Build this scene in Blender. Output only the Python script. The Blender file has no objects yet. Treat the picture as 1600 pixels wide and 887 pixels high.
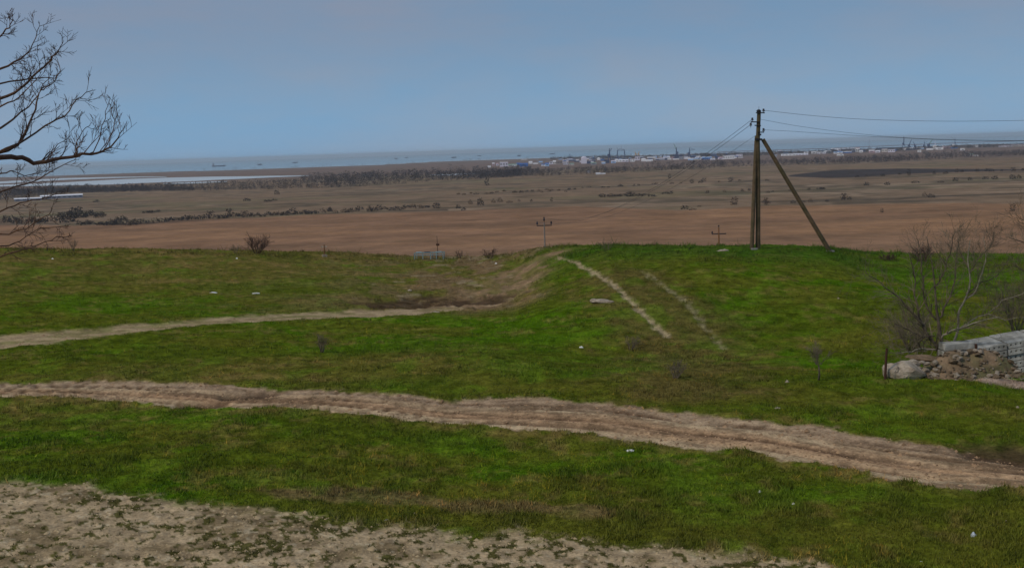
import bpy, math, random
import numpy as np
random.seed(7); RNG = np.random.default_rng(11)
SC = bpy.context.scene
COL = SC.collection
# ------------------------------------------------------------------ camera
F = 1716.0; W0, H0 = 1600.0, 887.0; EYE = 8.5
ROLL = math.atan(0.0322)
PITCH = math.atan(210.0 * math.cos(ROLL) / F)
_f = np.array([0, math.cos(PITCH), -math.sin(PITCH)])
_u0 = np.array([0, math.sin(PITCH), math.cos(PITCH)]); _r0 = np.array([1.0, 0, 0])
_u = _u0 * math.cos(ROLL) + _r0 * math.sin(ROLL)
_r = _r0 * math.cos(ROLL) - _u0 * math.sin(ROLL)
cam = bpy.data.cameras.new("camera"); co = bpy.data.objects.new("camera", cam); COL.objects.link(co)
from mathutils import Matrix, Vector
M = Matrix(((_r[0], _u[0], -_f[0], 0), (_r[1], _u[1], -_f[1], 0), (_r[2], _u[2], -_f[2], EYE), (0, 0, 0, 1)))
co.matrix_world = M
cam.sensor_fit = 'HORIZONTAL'; cam.sensor_width = 36.0; cam.lens = 36.0 * F / W0
cam.clip_start = 0.1; cam.clip_end = 200000
SC.camera = co
# ------------------------------------------------------------------ world, sun, exposure
SUN_EL, SUN_AZ = math.radians(42), math.radians(235)     # veiled sun, behind the camera to the left
w = bpy.data.worlds.new("World"); SC.world = w; w.use_nodes = True
nt = w.node_tree; nt.nodes.clear(); N = nt.nodes; Lk = nt.links
def nd(tree, t, **k):
    n = tree.nodes.new(t)
    for a, b in k.items():
        if a in n.inputs: n.inputs[a].default_value = b
        else: setattr(n, a, b)
    return n
wo = N.new('ShaderNodeOutputWorld'); bg = N.new('ShaderNodeBackground')
tc = N.new('ShaderNodeTexCoord'); sep = N.new('ShaderNodeSeparateXYZ'); Lk.new(tc.outputs['Generated'], sep.inputs[0])
mx = nd(nt, 'ShaderNodeMath', operation='MAXIMUM'); Lk.new(sep.outputs[2], mx.inputs[0]); mx.inputs[1].default_value = 0.012
cmb = N.new('ShaderNodeCombineXYZ'); Lk.new(sep.outputs[0], cmb.inputs[0]); Lk.new(sep.outputs[1], cmb.inputs[1]); Lk.new(mx.outputs[0], cmb.inputs[2])
sky = N.new('ShaderNodeTexSky'); sky.sky_type = 'NISHITA'; sky.sun_disc = False
sky.sun_elevation = SUN_EL; sky.sun_rotation = SUN_AZ; sky.air_density = 1.0; sky.dust_density = 0.6; sky.ozone_density = 2.0
Lk.new(cmb.outputs[0], sky.inputs[0])
# thin high cloud veil: direction divided by height gives a flat cloud layer
noi = nd(nt, 'ShaderNodeTexNoise', Scale=1.7, Detail=6.0, Roughness=0.6)
az_ = nd(nt, 'ShaderNodeMath', operation='ADD'); Lk.new(mx.outputs[0], az_.inputs[0]); az_.inputs[1].default_value = 0.05
dvx = nd(nt, 'ShaderNodeMath', operation='DIVIDE'); Lk.new(sep.outputs[0], dvx.inputs[0]); Lk.new(az_.outputs[0], dvx.inputs[1])
dvy = nd(nt, 'ShaderNodeMath', operation='DIVIDE'); Lk.new(sep.outputs[1], dvy.inputs[0]); Lk.new(az_.outputs[0], dvy.inputs[1])
cv = N.new('ShaderNodeCombineXYZ'); Lk.new(dvx.outputs[0], cv.inputs[0]); Lk.new(dvy.outputs[0], cv.inputs[1])
cvs = nd(nt, 'ShaderNodeMapping'); cvs.inputs['Scale'].default_value = (1.6, 1.6, 6.0); cvs.inputs['Location'].default_value = (0.35, 0.0, 0.2); Lk.new(tc.outputs['Generated'], cvs.inputs['Vector']); Lk.new(cvs.outputs[0], noi.inputs['Vector'])
el = nd(nt, 'ShaderNodeMapRange'); Lk.new(sep.outputs[2], el.inputs[0])
el.inputs[1].default_value = 0.0; el.inputs[2].default_value = 0.14; el.inputs[3].default_value = 0.90; el.inputs[4].default_value = 0.94
nr = nd(nt, 'ShaderNodeMapRange'); Lk.new(noi.outputs[0], nr.inputs[0])
nr.inputs[1].default_value = 0.36; nr.inputs[2].default_value = 0.64; nr.inputs[3].default_value = 0.0; nr.inputs[4].default_value = 1.0
ad = nd(nt, 'ShaderNodeMath', operation='ADD', use_clamp=True); Lk.new(el.outputs[0], ad.inputs[0]); ad.inputs[1].default_value = 0.02
mixs = nd(nt, 'ShaderNodeMix', data_type='RGBA'); Lk.new(ad.outputs[0], mixs.inputs[0]); Lk.new(sky.outputs[0], mixs.inputs[6])
VEIL = (1.60, 2.33, 3.40)
vel = nd(nt, 'ShaderNodeMapRange', interpolation_type='SMOOTHSTEP'); Lk.new(sep.outputs[2], vel.inputs[0]); vel.inputs[1].default_value = 0.0; vel.inputs[2].default_value = 0.13
vc = nd(nt, 'ShaderNodeMix', data_type='RGBA'); Lk.new(vel.outputs[0], vc.inputs[0]); vc.inputs[6].default_value = (1.70, 2.88, 4.38, 1); vc.inputs[7].default_value = (*VEIL, 1)
lav = nd(nt, 'ShaderNodeMix', data_type='RGBA', blend_type='MULTIPLY'); lav.inputs[0].default_value = 1.0; Lk.new(vc.outputs[2], lav.inputs[6])
tin = nd(nt, 'ShaderNodeMix', data_type='RGBA'); Lk.new(nr.outputs[0], tin.inputs[0]); tin.inputs[6].default_value = (0.86, 1.0, 1.06, 1); tin.inputs[7].default_value = (1.20, 1.0, 0.93, 1); Lk.new(tin.outputs[2], lav.inputs[7])
Lk.new(lav.outputs[2], mixs.inputs[7])
Lk.new(mixs.outputs[2], bg.inputs[0]); bg.inputs[1].default_value = 0.10
Lk.new(bg.outputs[0], wo.inputs[0])
sl = bpy.data.lights.new("sun", 'SUN'); sl.energy = 1.5; sl.angle = math.radians(10); sl.color = (1.0, 0.90, 0.76)
so = bpy.data.objects.new("sun", sl); COL.objects.link(so)
# Nishita rotation: azimuth measured from +Y towards +X
sd = Vector((math.sin(SUN_AZ) * math.cos(SUN_EL), math.cos(SUN_AZ) * math.cos(SUN_EL), math.sin(SUN_EL)))
so.rotation_euler = sd.to_track_quat('Z', 'Y').to_euler(); so.location = (0, 0, 60)
SC.view_settings.view_transform = 'Standard'; SC.view_settings.look = 'None'
SC.view_settings.gamma = 1; SC.view_settings.exposure = 0.25

# ------------------------------------------------------------------ noise and terrain maths
def _hash(ix, iy, s):
    h = (ix * 374761393 + iy * 668265263 + s * 974634777) & 0xFFFFFFFF
    h = ((h ^ (h >> 13)) * 1274126177) & 0xFFFFFFFF
    return ((h ^ (h >> 16)) & 0xFFFFFF) / float(0xFFFFFF)
def vnoise(x, y, s=0):
    x = np.asarray(x, float); y = np.asarray(y, float)
    ix = np.floor(x).astype(np.int64); iy = np.floor(y).astype(np.int64)
    fx = x - ix; fy = y - iy; fx = fx * fx * (3 - 2 * fx); fy = fy * fy * (3 - 2 * fy)
    a = _hash(ix, iy, s); b = _hash(ix + 1, iy, s); c = _hash(ix, iy + 1, s); d = _hash(ix + 1, iy + 1, s)
    return (a * (1 - fx) + b * fx) * (1 - fy) + (c * (1 - fx) + d * fx) * fy
def fbm(x, y, s=0, o=4):
    r = 0; a = 0.5; t = 0
    for k in range(o):
        r = r + a * vnoise(x, y, s + k * 17); t += a; a *= 0.55; x = x * 2.03 + 5.1; y = y * 2.03 + 9.7
    return r / t
def sst(a, b, x):
    t = np.clip((x - a) / (b - a), 0, 1); return t * t * (3 - 2 * t)
def ray(px, py):
    return _f * F + (px - W0 / 2) * _r - (py - H0 / 2) * _u
def azdep(px, py):
    d = ray(px, py); h = math.hypot(d[0], d[1]); return math.atan2(d[0], d[1]), -d[2] / h
PLAIN = -50.5; SEA = -51.5
crest_px = [(-300, 385, 108), (0, 389, 108), (100, 390, 108), (250, 391, 108), (400, 394, 108), (560, 398, 108), (640, 403, 108), (740, 403, 105),
            (800, 400, 99), (840, 391, 91), (880, 388.5, 85), (950, 387.5, 78), (1100, 388, 75), (1200, 388, 76), (1297, 393, 77), (1350, 400, 79),
            (1450, 404, 82), (1600, 404, 84), (1900, 404, 84)]
CA = []; CD = []; CZ = []
for x_, y_, d_ in crest_px:
    a_, t_ = azdep(x_, y_); CA.append(a_); CD.append(d_); CZ.append(EYE - d_ * t_)
def shoreD(az):
    return np.interp(az, SHA, SHD)
shore_px = [(-300, 287), (0, 277), (400, 264), (600, 257), (700, 251.5), (900, 245.5), (1000, 243), (1100, 239.5), (1200, 237), (1300, 234.5), (1400, 231), (1500, 226.5), (1600, 224), (1900, 214)]
SHA = []; SHD = []
for x_, y_ in shore_px:
    a_, t_ = azdep(x_, y_); SHA.append(a_); SHD.append((EYE - PLAIN) / t_)
def height0(x, y):
    x = np.asarray(x, float); y = np.asarray(y, float)
    D = np.hypot(x, y); az = np.arctan2(x, y)
    dc = np.interp(az, CA, CD); zc = np.interp(az, CA, CZ)
    t = np.clip((D - 44) / (dc - 44), 0, 1)
    tt = t * t * (3 - 2 * t) * 0.5 + np.sin(t * math.pi / 2) * 0.5 * t
    tt = np.where(dc < 95, t * t * (3 - 2 * t), t)
    z = zc * tt
    hollow = -0.55 * np.exp(-((D - 47) / 6) ** 2) * sst(-0.05, 0.10, az)
    z = z + hollow
    s = np.clip(D - dc, 0, None)
    drop = np.where(s < 7, 0.01 * s * s, 0.49 + 0.14 * (s - 7))
    z = z - drop
    fade = 1 - sst(110, 170, D)
    und = (fbm(x / 14, y / 14, 3, 3) - 0.5) * 0.75 * sst(14, 30, D) * fade
    und = und * (1 - 0.7 * np.exp(-((D - dc) / 6) ** 2))
    z = z + und
    pl = PLAIN + (fbm(x / 500, y / 500, 31, 3) - 0.5) * 1.2
    z = np.maximum(z, pl)
    z = z - 3.0 * sst(0, 60, D - shoreD(az))
    return z
def at(px, py, lift=0.0):
    """the ground point the photograph shows at this pixel"""
    d = ray(px, py); d = d / math.hypot(d[0], d[1])
    ds = np.concatenate([np.arange(4, 130, 0.25), np.geomspace(130, 40000, 2600)])
    zz = EYE + d[2] * ds
    hh = height0(d[0] * ds, d[1] * ds)
    k = np.argmax(zz < hh)
    if k == 0: k = len(ds) - 1
    a, b = zz[k - 1] - hh[k - 1], zz[k] - hh[k]
    D = ds[k - 1] + (ds[k] - ds[k - 1]) * (a / (a - b) if a != b else 0)
    return np.array([d[0] * D, d[1] * D, EYE + d[2] * D + lift])
def atD(px, py, D):
    d = ray(px, py); d = d / math.hypot(d[0], d[1]); return np.array([d[0] * D, d[1] * D, EYE + d[2] * D])
def ppm(D): return F / D      # photo pixels per metre
def edge(pts):
    A = []; Ds = []
    for x_, y_ in pts:
        p = at(x_, y_); A.append(math.atan2(p[0], p[1])); Ds.append(math.hypot(p[0], p[1]))
    return A, Ds
def line_dist(x, y, pts):
    best = np.full(np.shape(x), 1e9)
    for (a, b) in zip(pts[:-1], pts[1:]):
        ax, ay = a[0], a[1]; bx, by = b[0] - ax, b[1] - ay; L = bx * bx + by * by + 1e-9
        t = np.clip(((x - ax) * bx + (y - ay) * by) / L, 0, 1)
        best = np.minimum(best, np.hypot(x - ax - t * bx, y - ay - t * by))
    return best
def P(lst): return [at(a, b) for a, b in lst]

yard_e = edge([(-400, 742), (0, 757), (100, 760), (200, 774), (400, 798), (560, 818), (640, 828), (900, 842), (1000, 855), (1160, 874), (1300, 893), (1600, 930), (1900, 950)])
rd_up = edge([(-400, 607), (0, 600), (100, 597), (300, 598), (400, 607), (500, 609), (620, 615), (700, 625), (830, 622), (960, 630), (1060, 645), (1200, 655), (1300, 668), (1390, 685), (1500, 700), (1600, 712), (1900, 740)])
rd_lo = edge([(-400, 625), (0, 618), (100, 620), (200, 626), (260, 633), (350, 638), (430, 636), (560, 645), (700, 660), (850, 672), (960, 682), (1060, 694), (1200, 710), (1330, 738), (1450, 754), (1600, 764), (1900, 790)])
tk_up = edge([(-400, 566), (0, 523), (100, 516), (250, 503), (350, 495), (480, 488), (600, 484), (660, 478), (740, 468), (800, 462)])
tk_lo = edge([(-400, 596), (0, 545), (100, 533), (250, 513), (350, 504), (480, 498), (600, 494), (660, 490), (740, 480), (800, 468)])
mid_tr = P([(735, 474), (775, 462), (800, 440), (815, 420), (845, 404)])
mound_a = P([(870, 402), (905, 412), (935, 430), (965, 450), (990, 474), (1015, 500), (1045, 527)])
mound_b = P([(1005, 425), (1030, 442), (1075, 475), (1105, 512), (1130, 545)])
mound_m = P([(960, 430), (1010, 470), (1060, 520), (1080, 570), (1060, 600)])
mud1 = P([(600, 474), (650, 472), (690, 468), (750, 470)]); mud_e = P([(1545, 706), (1700, 722)])
pud1 = P([(365, 617), (410, 615)]); pud2 = P([(280, 632), (335, 630)])
rpath = P([(1515, 590), (1560, 596), (1620, 606)])
strip = P([(410, 765), (500, 770), (600, 776), (700, 787), (830, 795), (930, 800)])
patch1 = P([(400, 620), (520, 652)])
def band(az, D, up, lo, soft, wob):
    u_ = np.interp(az, *up); l_ = np.interp(az, *lo)
    inside = (sst(-soft, soft, (u_ - D) + wob) * sst(-soft, soft, (D - l_) + wob))
    inside = np.where(az > up[0][-1] + 0.002, 0, inside)
    return inside, (D - l_) / np.maximum(u_ - l_, 0.3)
def features(x, y):
    D = np.hypot(x, y); az = np.arctan2(x, y)
    n1 = fbm(x * 0.9, y * 0.9, 5, 4) - 0.5; n2 = fbm(x * 3.1, y * 3.1, 9, 3) - 0.5
    f = {}
    f['yard'] = sst(-0.5, 0.5, np.interp(az, *yard_e) - D + n1 * 1.6 + n2 * 0.9) * 1.0
    f['road'], f['rt'] = band(az, D, rd_up, rd_lo, 0.12, n1 * 1.3 + n2 * 0.4)
    f['track'], _ = band(az, D, tk_up, tk_lo, 0.3, n1 * 1.6 + n2 * 0.4)
    dm = line_dist(x, y, mid_tr); f['mid'] = 1 - sst(0.8, 3.6, dm + n1 * 4.5)
    d1 = line_dist(x, y, mound_a); d2 = line_dist(x, y, mound_b)
    f['ma'] = (1 - sst(0.02, 0.30, d1 + n2 * 0.55)); f['mb'] = (1 - sst(0.08, 0.3, d2 + n2 * 0.45)) * 0.75
    f['mm'] = (1 - sst(1.2, 4.2, line_dist(x, y, mound_m) + n1 * 4.5)) 
    f['mud'] = np.maximum.reduce([(1 - sst(0.7, 3.0, line_dist(x, y, mud1) + n1 * 6)), (1 - sst(0.2, 0.9, line_dist(x, y, pud1) + n1 * 0.9)),
                                  (1 - sst(0.1, 0.6, line_dist(x, y, pud2) + n1 * 0.9)), (1 - sst(0.35, 1.2, line_dist(x, y, mud_e) + n1 * 1.2))])
    f['rp'] = 1 - sst(0.35, 0.9, line_dist(x, y, rpath) + n1 * 1.2)
    f['strip'] = 1 - sst(0.1, 0.6, line_dist(x, y, strip) + n1 * 1.6)
    f['bank'] = np.maximum(1 - sst(0.2, 1.6, np.abs(D - np.interp(az, *rd_lo)) + n1 * 2.0), 0.5 * (1 - sst(0.1, 0.9, np.abs(D - np.interp(az, *rd_up)) + n1)))
    f['n1'] = n1; f['n2'] = n2; f['D'] = D; f['az'] = az
    return f
def height(x, y, f=None):
    if f is None: f = features(x, y)
    z = height0(x, y)
    near = 1 - sst(100, 125, f['D'])
    g = 1 - np.clip(f['road'] + f['track'] + f['yard'] + f['mid'], 0, 1)
    z = z + near * g * ((fbm(x * 1.3, y * 1.3, 21, 3) - 0.5) * 0.16 + (vnoise(x * 5, y * 5, 8) - 0.5) * 0.05)
    rt = f['rt']; wv = 0.05 * np.sin(x * 0.33) + (fbm(x * 0.25, y * 0.25, 41, 2) - 0.5) * 0.15
    ruts = np.clip(sum(np.exp(-((rt - c - wv * q) / 0.028) ** 2) for c, q in ((0.14, .6), (0.33, 1), (0.47, -.7), (0.66, 1.2), (0.84, -.6))), 0, 1)
    f['ruts'] = ruts * f['road']
    z = z - near * f['road'] * (0.03 + 0.055 * ruts + (0.5 - fbm(x * 0.7, np.clip(rt, -1, 2) * 7, 25, 3)) * 0.06) 
    z = z + near * f['mid'] * (fbm(x * 1.1, y * 1.1, 29, 4) - 0.5) * 0.5
    z = z - near * (f['mud'] * 0.16 + f['track'] * 0.05 + f['ma'] * 0.06 + f['mb'] * 0.05)
    z = z + near * f['yard'] * (fbm(x * 4, y * 4, 71, 2) - 0.5) * 0.06
    return z
def mixc(a, b, t):
    t = np.clip(t, 0, 1)[..., None]; return a * (1 - t) + np.array(b) * t
G_LUSH = (0.062, 0.124, 0.004); G_MID = (0.080, 0.104, 0.008); G_DRY = (0.215, 0.148, 0.048); G_OLV = (0.112, 0.108, 0.014)
DIRT = (0.400, 0.272, 0.158); DIRTL = (0.480, 0.350, 0.210); DIRTD = (0.135, 0.082, 0.046); GRAVEL = (0.405, 0.295, 0.175)
def near_color(x, y, f):
    D, az = f['D'], f['az']
    c = np.zeros(np.shape(x) + (3,)) + np.array(G_MID)
    big = fbm(x / 9, y / 6, 51, 4); med = fbm(x / 2.2, y / 1.3, 57, 4); fine = fbm(x * 2.4, y * 2.4, 63, 3)
    lush = sst(0.44, 0.60, big * 0.6 + med * 0.4)
    # the far plateau and the rim carry thinner, drier grass than the hollow and the strips beside the road
    dryz = sst(62, 100, D) * (1 - sst(0.0, 0.07, az)) * 0.9
    dist = np.exp(-((x + 3.0) / 9.0) ** 2) * sst(58, 66, D) * (1 - sst(0.01, 0.05, az)); dryz = np.maximum(dryz, dist)
    dryz = np.maximum(dryz, 0.4 * np.exp(-((D - 43) / 4.5) ** 2) * (1 - sst(-0.1, 0.1, az)))
    lush = lush * (1 - dryz)
    c = mixc(c, G_LUSH, lush)
    c = mixc(c, G_OLV, sst(0.46, 0.64, fbm(x / 5 + 40, y / 3, 77, 4)) * 0.7 + dryz * 0.45)
    c = mixc(c, (0.140, 0.108, 0.034), dryz * 0.5)
    c = mixc(c, G_DRY, sst(0.54, 0.72, med * 0.55 + fine * 0.45) * 0.5 + dryz * sst(0.4, 0.65, med) * 0.6)
    c = mixc(c, G_DRY, f['bank'] * 0.6 * sst(0.3, 0.6, fine))
    c = mixc(c, (0.130, 0.088, 0.032), f['mm'] * 0.65)
    c = mixc(c, (0.20, 0.135, 0.06), f['strip'] * 0.7)
    rim = np.exp(-((az - 0.20) / 0.2) ** 2) * sst(66, 74, D)
    c = mixc(c, (0.042, 0.092, 0.012), rim * 0.7)
    c = mixc(c, (0.040, 0.064, 0.006), 0.4 * sst(0.56, 0.72, fbm(x * 1.5, y * 1.1, 117, 4)))
    c = mixc(c, (0.10, 0.175, 0.010), 0.45 * sst(0.58, 0.72, fbm(x * 0.7, y * 0.5, 119, 4)))
    c = mixc(c, (0.190, 0.120, 0.066), dist * 0.8 * sst(0.42, 0.6, fbm(x * 0.5, y * 0.22, 127, 4)))
    c = mixc(c, (0.30, 0.23, 0.14), dist * 0.7 * sst(0.62, 0.7, fbm(x * 0.6, y * 0.5, 131, 4)))
    # bare ground
    dcol = mixc(np.zeros_like(c) + np.array(DIRT), DIRTL, sst(0.46, 0.68, np.where(f['road'] > 0, fbm(x * 0.30, f['rt'] * 6, 81, 4), fbm(x * 0.8, y * 2.2, 81, 4))))
    dcol = mixc(dcol, (0.42, 0.240, 0.130), 0.6 * np.exp(-((f['rt'] - 0.38) / 0.16) ** 2))
    dcol = mixc(dcol, (0.33, 0.230, 0.150), 0.7 * sst(0.6, 0.85, f['rt']))
    dcol = mixc(dcol, DIRTD, sst(0.54, 0.68, np.where(f['road'] > 0, fbm(x * 0.42, f['rt'] * 9, 87, 4), fbm(x * 1.1, y * 2.4, 87, 4))) * 0.6)
    rt = f['rt']
    c = np.where((f['road'] > 0)[..., None], c * (1 - f['road'][..., None]) + dcol * f['road'][..., None], c)
    c = mixc(c, (0.120, 0.070, 0.040), f.get('ruts', 0) * 0.95 * sst(0.40, 0.52, fbm(x * 0.35, rt * 4, 91, 3)))
    c = mixc(c, DIRTL, f['road'] * np.exp(-((rt - 0.05) / 0.06) ** 2) * 0.8)
    c = mixc(c, (0.16, 0.10, 0.06), f['road'] * 0.55 * sst(0.58, 0.66, fbm(x * 0.55, rt * 14, 151, 4)))
    c = mixc(c, (0.43, 0.305, 0.185), f['track'] * (0.45 + 0.4 * sst(0.4, 0.6, fbm(x * 0.6, y * 1.6, 141, 3))))
    c = mixc(c, (0.245, 0.160, 0.090), f['mid'] * (0.4 + 0.6 * sst(0.38, 0.56, fbm(x * 0.9, y * 0.6, 137, 4))))
    c = mixc(c, (0.33, 0.255, 0.145), f['ma'] * sst(0.25, 0.5, fine + 0.1)); c = mixc(c, (0.25, 0.21, 0.11), f['mb'] * sst(0.3, 0.6, fine))
    c = mixc(c, (0.33, 0.24, 0.18), f['rp'])
    c = mixc(c, (0.060, 0.036, 0.022), f['mud'] * 0.85)
    y_ = mixc(np.zeros_like(c) + np.array(GRAVEL), (0.23, 0.165, 0.090), sst(0.45, 0.7, fbm(x * 1.5, y * 1.5, 97, 4)))
    y_ = mixc(y_, (0.50, 0.40, 0.26), sst(0.66, 0.8, fbm(x * 5, y * 5, 99, 2)) * 0.7)
    weeds = weed(x, y)
    y_ = mixc(y_, (0.075, 0.070, 0.018), weeds * 0.95)
    c = c * (1 - f['yard'][..., None]) + y_ * f['yard'][..., None]
    return c
def weed(x, y):
    D = np.hypot(x, y)
    return sst(0.535, 0.60, fbm(x * 6.5, y * 5.5, 103, 3) * 0.72 + 0.28 * fbm(x * 0.6, y * 0.6, 107, 2))

fe_b1 = edge([(-300, 355), (0, 352), (120, 352), (200, 350), (270, 344), (400, 339), (500, 334), (700, 330), (900, 322), (1060, 329), (1200, 322), (1400, 319), (1600, 317), (1900, 312)])
burn_u = edge([(1232, 274), (1290, 267), (1320, 265), (1400, 263.5), (1500, 264), (1600, 264.5), (1900, 256)])
burn_l = edge([(1232, 276), (1290, 278), (1350, 276.5), (1400, 272.5), (1500, 268.8), (1600, 266.5), (1900, 258)])
dark_lines = [(edge([(1180, 316), (1300, 313), (1400, 311), (1460, 307), (1600, 302), (1900, 294)]), 14, 0.75),
              (edge([(1300, 319), (1420, 314), (1600, 309), (1900, 300)]), 14, 0.5),
              (edge([(860, 298), (1000, 290), (1100, 285), (1200, 282), (1400, 274), (1600, 268), (1900, 258)]), 16, 0.6),
              (edge([(1060, 305), (1200, 300), (1400, 291), (1600, 284), (1900, 274)]), 14, 0.4),
              (edge([(-200, 340), (0, 328), (150, 320), (300, 316), (420, 315), (560, 307), (700, 297), (860, 300)]), 16, 0.5),
              (edge([(-200, 363), (0, 350), (200, 350.5), (330, 343), (500, 334), (700, 328)]), 14, 0.85),
              (edge([(310, 307), (370, 305.5), (440, 304), (600, 300), (700, 292)]), 14, 0.45)]
def plain_color(x, y):
    D = np.hypot(x, y); az = np.arctan2(x, y)
    c = np.zeros(np.shape(x) + (3,)) + np.array((0.225, 0.150, 0.094))
    s1 = fbm(x / 260, y / 150, 201, 4); s2 = fbm(x / 90 + 7, y / 60, 207, 4); s3 = fbm(x / 30, y / 22, 209, 3)
    c = mixc(c, (0.300, 0.210, 0.138), sst(0.50, 0.62, s1 * 0.5 + s2 * 0.5))
    c = mixc(c, (0.115, 0.086, 0.056), sst(0.50, 0.64, s2 * 0.6 + s3 * 0.4) * 0.85)
    c = mixc(c, (0.130, 0.135, 0.060), sst(0.60, 0.72, fbm(x / 210 + 30, y / 120, 221, 3)) * 0.3)
    b = np.interp(az, *fe_b1)
    fld = sst(-12, 12, b - D + (s2 - 0.5) * 60)
    fc = mixc(np.zeros_like(c) + np.array((0.270, 0.150, 0.086)), (0.350, 0.190, 0.095), 0.55 * sst(0.4, 0.65, fbm(x / 260, y / 60, 231, 4)))
    fc = mixc(fc, (0.185, 0.110, 0.064), sst(0.5, 0.7, fbm(x / 160, y / 45, 237, 4)) * 0.5)
    fc = mixc(fc, (0.27, 0.168, 0.100), (1 - sst(420, 800, D)) * 0.7)
    c = c * (1 - fld[..., None]) + fc * fld[..., None]
    for (e, wd, k) in dark_lines:
        dl = np.abs(D - np.interp(az, *e)); m = (1 - sst(wd * 0.3, wd * 1.3, dl + (s3 - 0.5) * 30)) * k
        m = m * sst(0.3, 0.5, s2) * ((az > e[0][0]) & (az < e[0][-1]))
        c = mixc(c, (0.060, 0.046, 0.036), m)
    m = sst(-25, 25, np.interp(az, *burn_u) - D) * sst(-25, 25, D - np.interp(az, *burn_l)) * (az > burn_u[0][0])
    c = mixc(c, (0.045, 0.038, 0.040), m * 0.92)
    far = sst(2600, 3400, D)
    c = mixc(c, (0.175, 0.115, 0.098), far * 0.7)
    # hillside below the rim
    c = mixc(c, (0.12, 0.09, 0.05), 1 - sst(180, 420, D))
    return c

# ------------------------------------------------------------------ mesh helpers
class MB:
    def __init__(s): s.v = []; s.f = []; s.c = None
    def add(s, vs, fs):
        o = len(s.v); s.v += [tuple(map(float, v)) for v in vs]; s.f += [tuple(i + o for i in f) for f in fs]
    def box(s, c, sz, rz=0.0, tilt=None):
        cx, cy, cz = c; hx, hy, hz = sz[0] / 2, sz[1] / 2, sz[2] / 2; ca, sa = math.cos(rz), math.sin(rz); vs = []
        for dz in (-hz, hz):
            for dx, dy in ((-hx, -hy), (hx, -hy), (hx, hy), (-hx, hy)): vs.append((cx + dx * ca - dy * sa, cy + dx * sa + dy * ca, cz + dz))
        s.add(vs, [(3, 2, 1, 0), (4, 5, 6, 7), (0, 1, 5, 4), (1, 2, 6, 5), (2, 3, 7, 6), (3, 0, 4, 7)])
    def tube(s, pts, rad, n=5, cap=True, rect=None):
        pts = [np.array(p, float) for p in pts]; m = len(pts)
        if not hasattr(rad, '__len__'): rad = [rad] * m
        d0 = pts[1] - pts[0]; d0 = d0 / (np.linalg.norm(d0) + 1e-12)
        a = np.cross(d0, (0, 0, 1.0)); 
        if np.linalg.norm(a) < 0.1: a = np.cross(d0, (0, 1.0, 0))
        a = a / np.linalg.norm(a); vs = []
        for i, p in enumerate(pts):
            d = pts[min(i + 1, m - 1)] - pts[max(i - 1, 0)]; d = d / (np.linalg.norm(d) + 1e-12)
            a = a - d * np.dot(a, d); a = a / (np.linalg.norm(a) + 1e-12); b = np.cross(d, a)
            for k in range(n):
                t = 2 * math.pi * (k + 0.5) / n; vs.append(p + (a * math.cos(t) + b * math.sin(t)) * rad[i])
        fs = []
        for i in range(m - 1):
            for k in range(n):
                k2 = (k + 1) % n; fs.append((i * n + k, i * n + k2, (i + 1) * n + k2, (i + 1) * n + k))
        if cap: fs.append(tuple(range(n - 1, -1, -1))); fs.append(tuple((m - 1) * n + k for k in range(n)))
        s.add(vs, fs)
    def lathe(s, prof, c, n=10):
        vs = []; fs = []
        for (r, z) in prof:
            for k in range(n): t = 2 * math.pi * k / n; vs.append((c[0] + r * math.cos(t), c[1] + r * math.sin(t), c[2] + z))
        for i in range(len(prof) - 1):
            for k in range(n): k2 = (k + 1) % n; fs.append((i * n + k, i * n + k2, (i + 1) * n + k2, (i + 1) * n + k))
        fs.append(tuple(range(n - 1, -1, -1))); fs.append(tuple((len(prof) - 1) * n + k for k in range(n)))
        s.add(vs, fs)
    def build(s, name, m, parent=None, origin=(0, 0, 0), smooth=False):
        me = bpy.data.meshes.new(name); o_ = np.array(origin, float)
        me.from_pydata([tuple(np.array(v) - o_) for v in s.v], [], s.f); me.materials.append(m); me.update()
        if smooth: me.polygons.foreach_set('use_smooth', [True] * len(me.polygons))
        ob = bpy.data.objects.new(name, me); COL.objects.link(ob)
        if parent is not None: ob.parent = parent
        else: ob.location = tuple(o_)
        return ob
def empty(name, loc, label, cat, group=None, rz=0.0):
    o = bpy.data.objects.new(name, None); COL.objects.link(o); o.location = tuple(map(float, loc)); o.rotation_euler = (0, 0, rz)
    o.empty_display_size = 0.3; tag(o, label, cat, group); return o
def tag(o, label=None, cat=None, group=None, kind=None):
    if label: o['label'] = label
    if cat: o['category'] = cat
    if group: o['group'] = group
    if kind: o['kind'] = kind
    return o
def copy_tree(o, parent=None):
    c = o.copy(); COL.objects.link(c); c.parent = parent
    for ch in list(o.children): copy_tree(ch, c)
    return c
def grid_mesh(name, V, quads, m, colors=None, smooth=True):
    me = bpy.data.meshes.new(name)
    me.vertices.add(len(V)); me.vertices.foreach_set('co', V.astype(np.float32).ravel())
    nq, k = quads.shape
    me.loops.add(nq * k); me.loops.foreach_set('vertex_index', quads.astype(np.int32).ravel())
    me.polygons.add(nq); me.polygons.foreach_set('loop_start', (np.arange(nq) * k).astype(np.int32))
    if smooth: me.polygons.foreach_set('use_smooth', np.ones(nq, bool))
    me.update(calc_edges=True)
    if colors is not None:
        at_ = me.color_attributes.new('albedo', 'FLOAT_COLOR', 'POINT')
        cc = np.ones((len(V), 4), np.float32); cc[:, :3] = colors; at_.data.foreach_set('color', cc.ravel())
    me.materials.append(m); ob = bpy.data.objects.new(name, me); COL.objects.link(ob); return ob
def sub_mesh(name, V, Q, colors, m, kind='structure'):
    used = np.unique(Q); rm = np.full(len(V), -1, np.int64); rm[used] = np.arange(len(used))
    o = grid_mesh(name, V[used], rm[Q], m, colors[used]); o['kind'] = kind; return o

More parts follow.
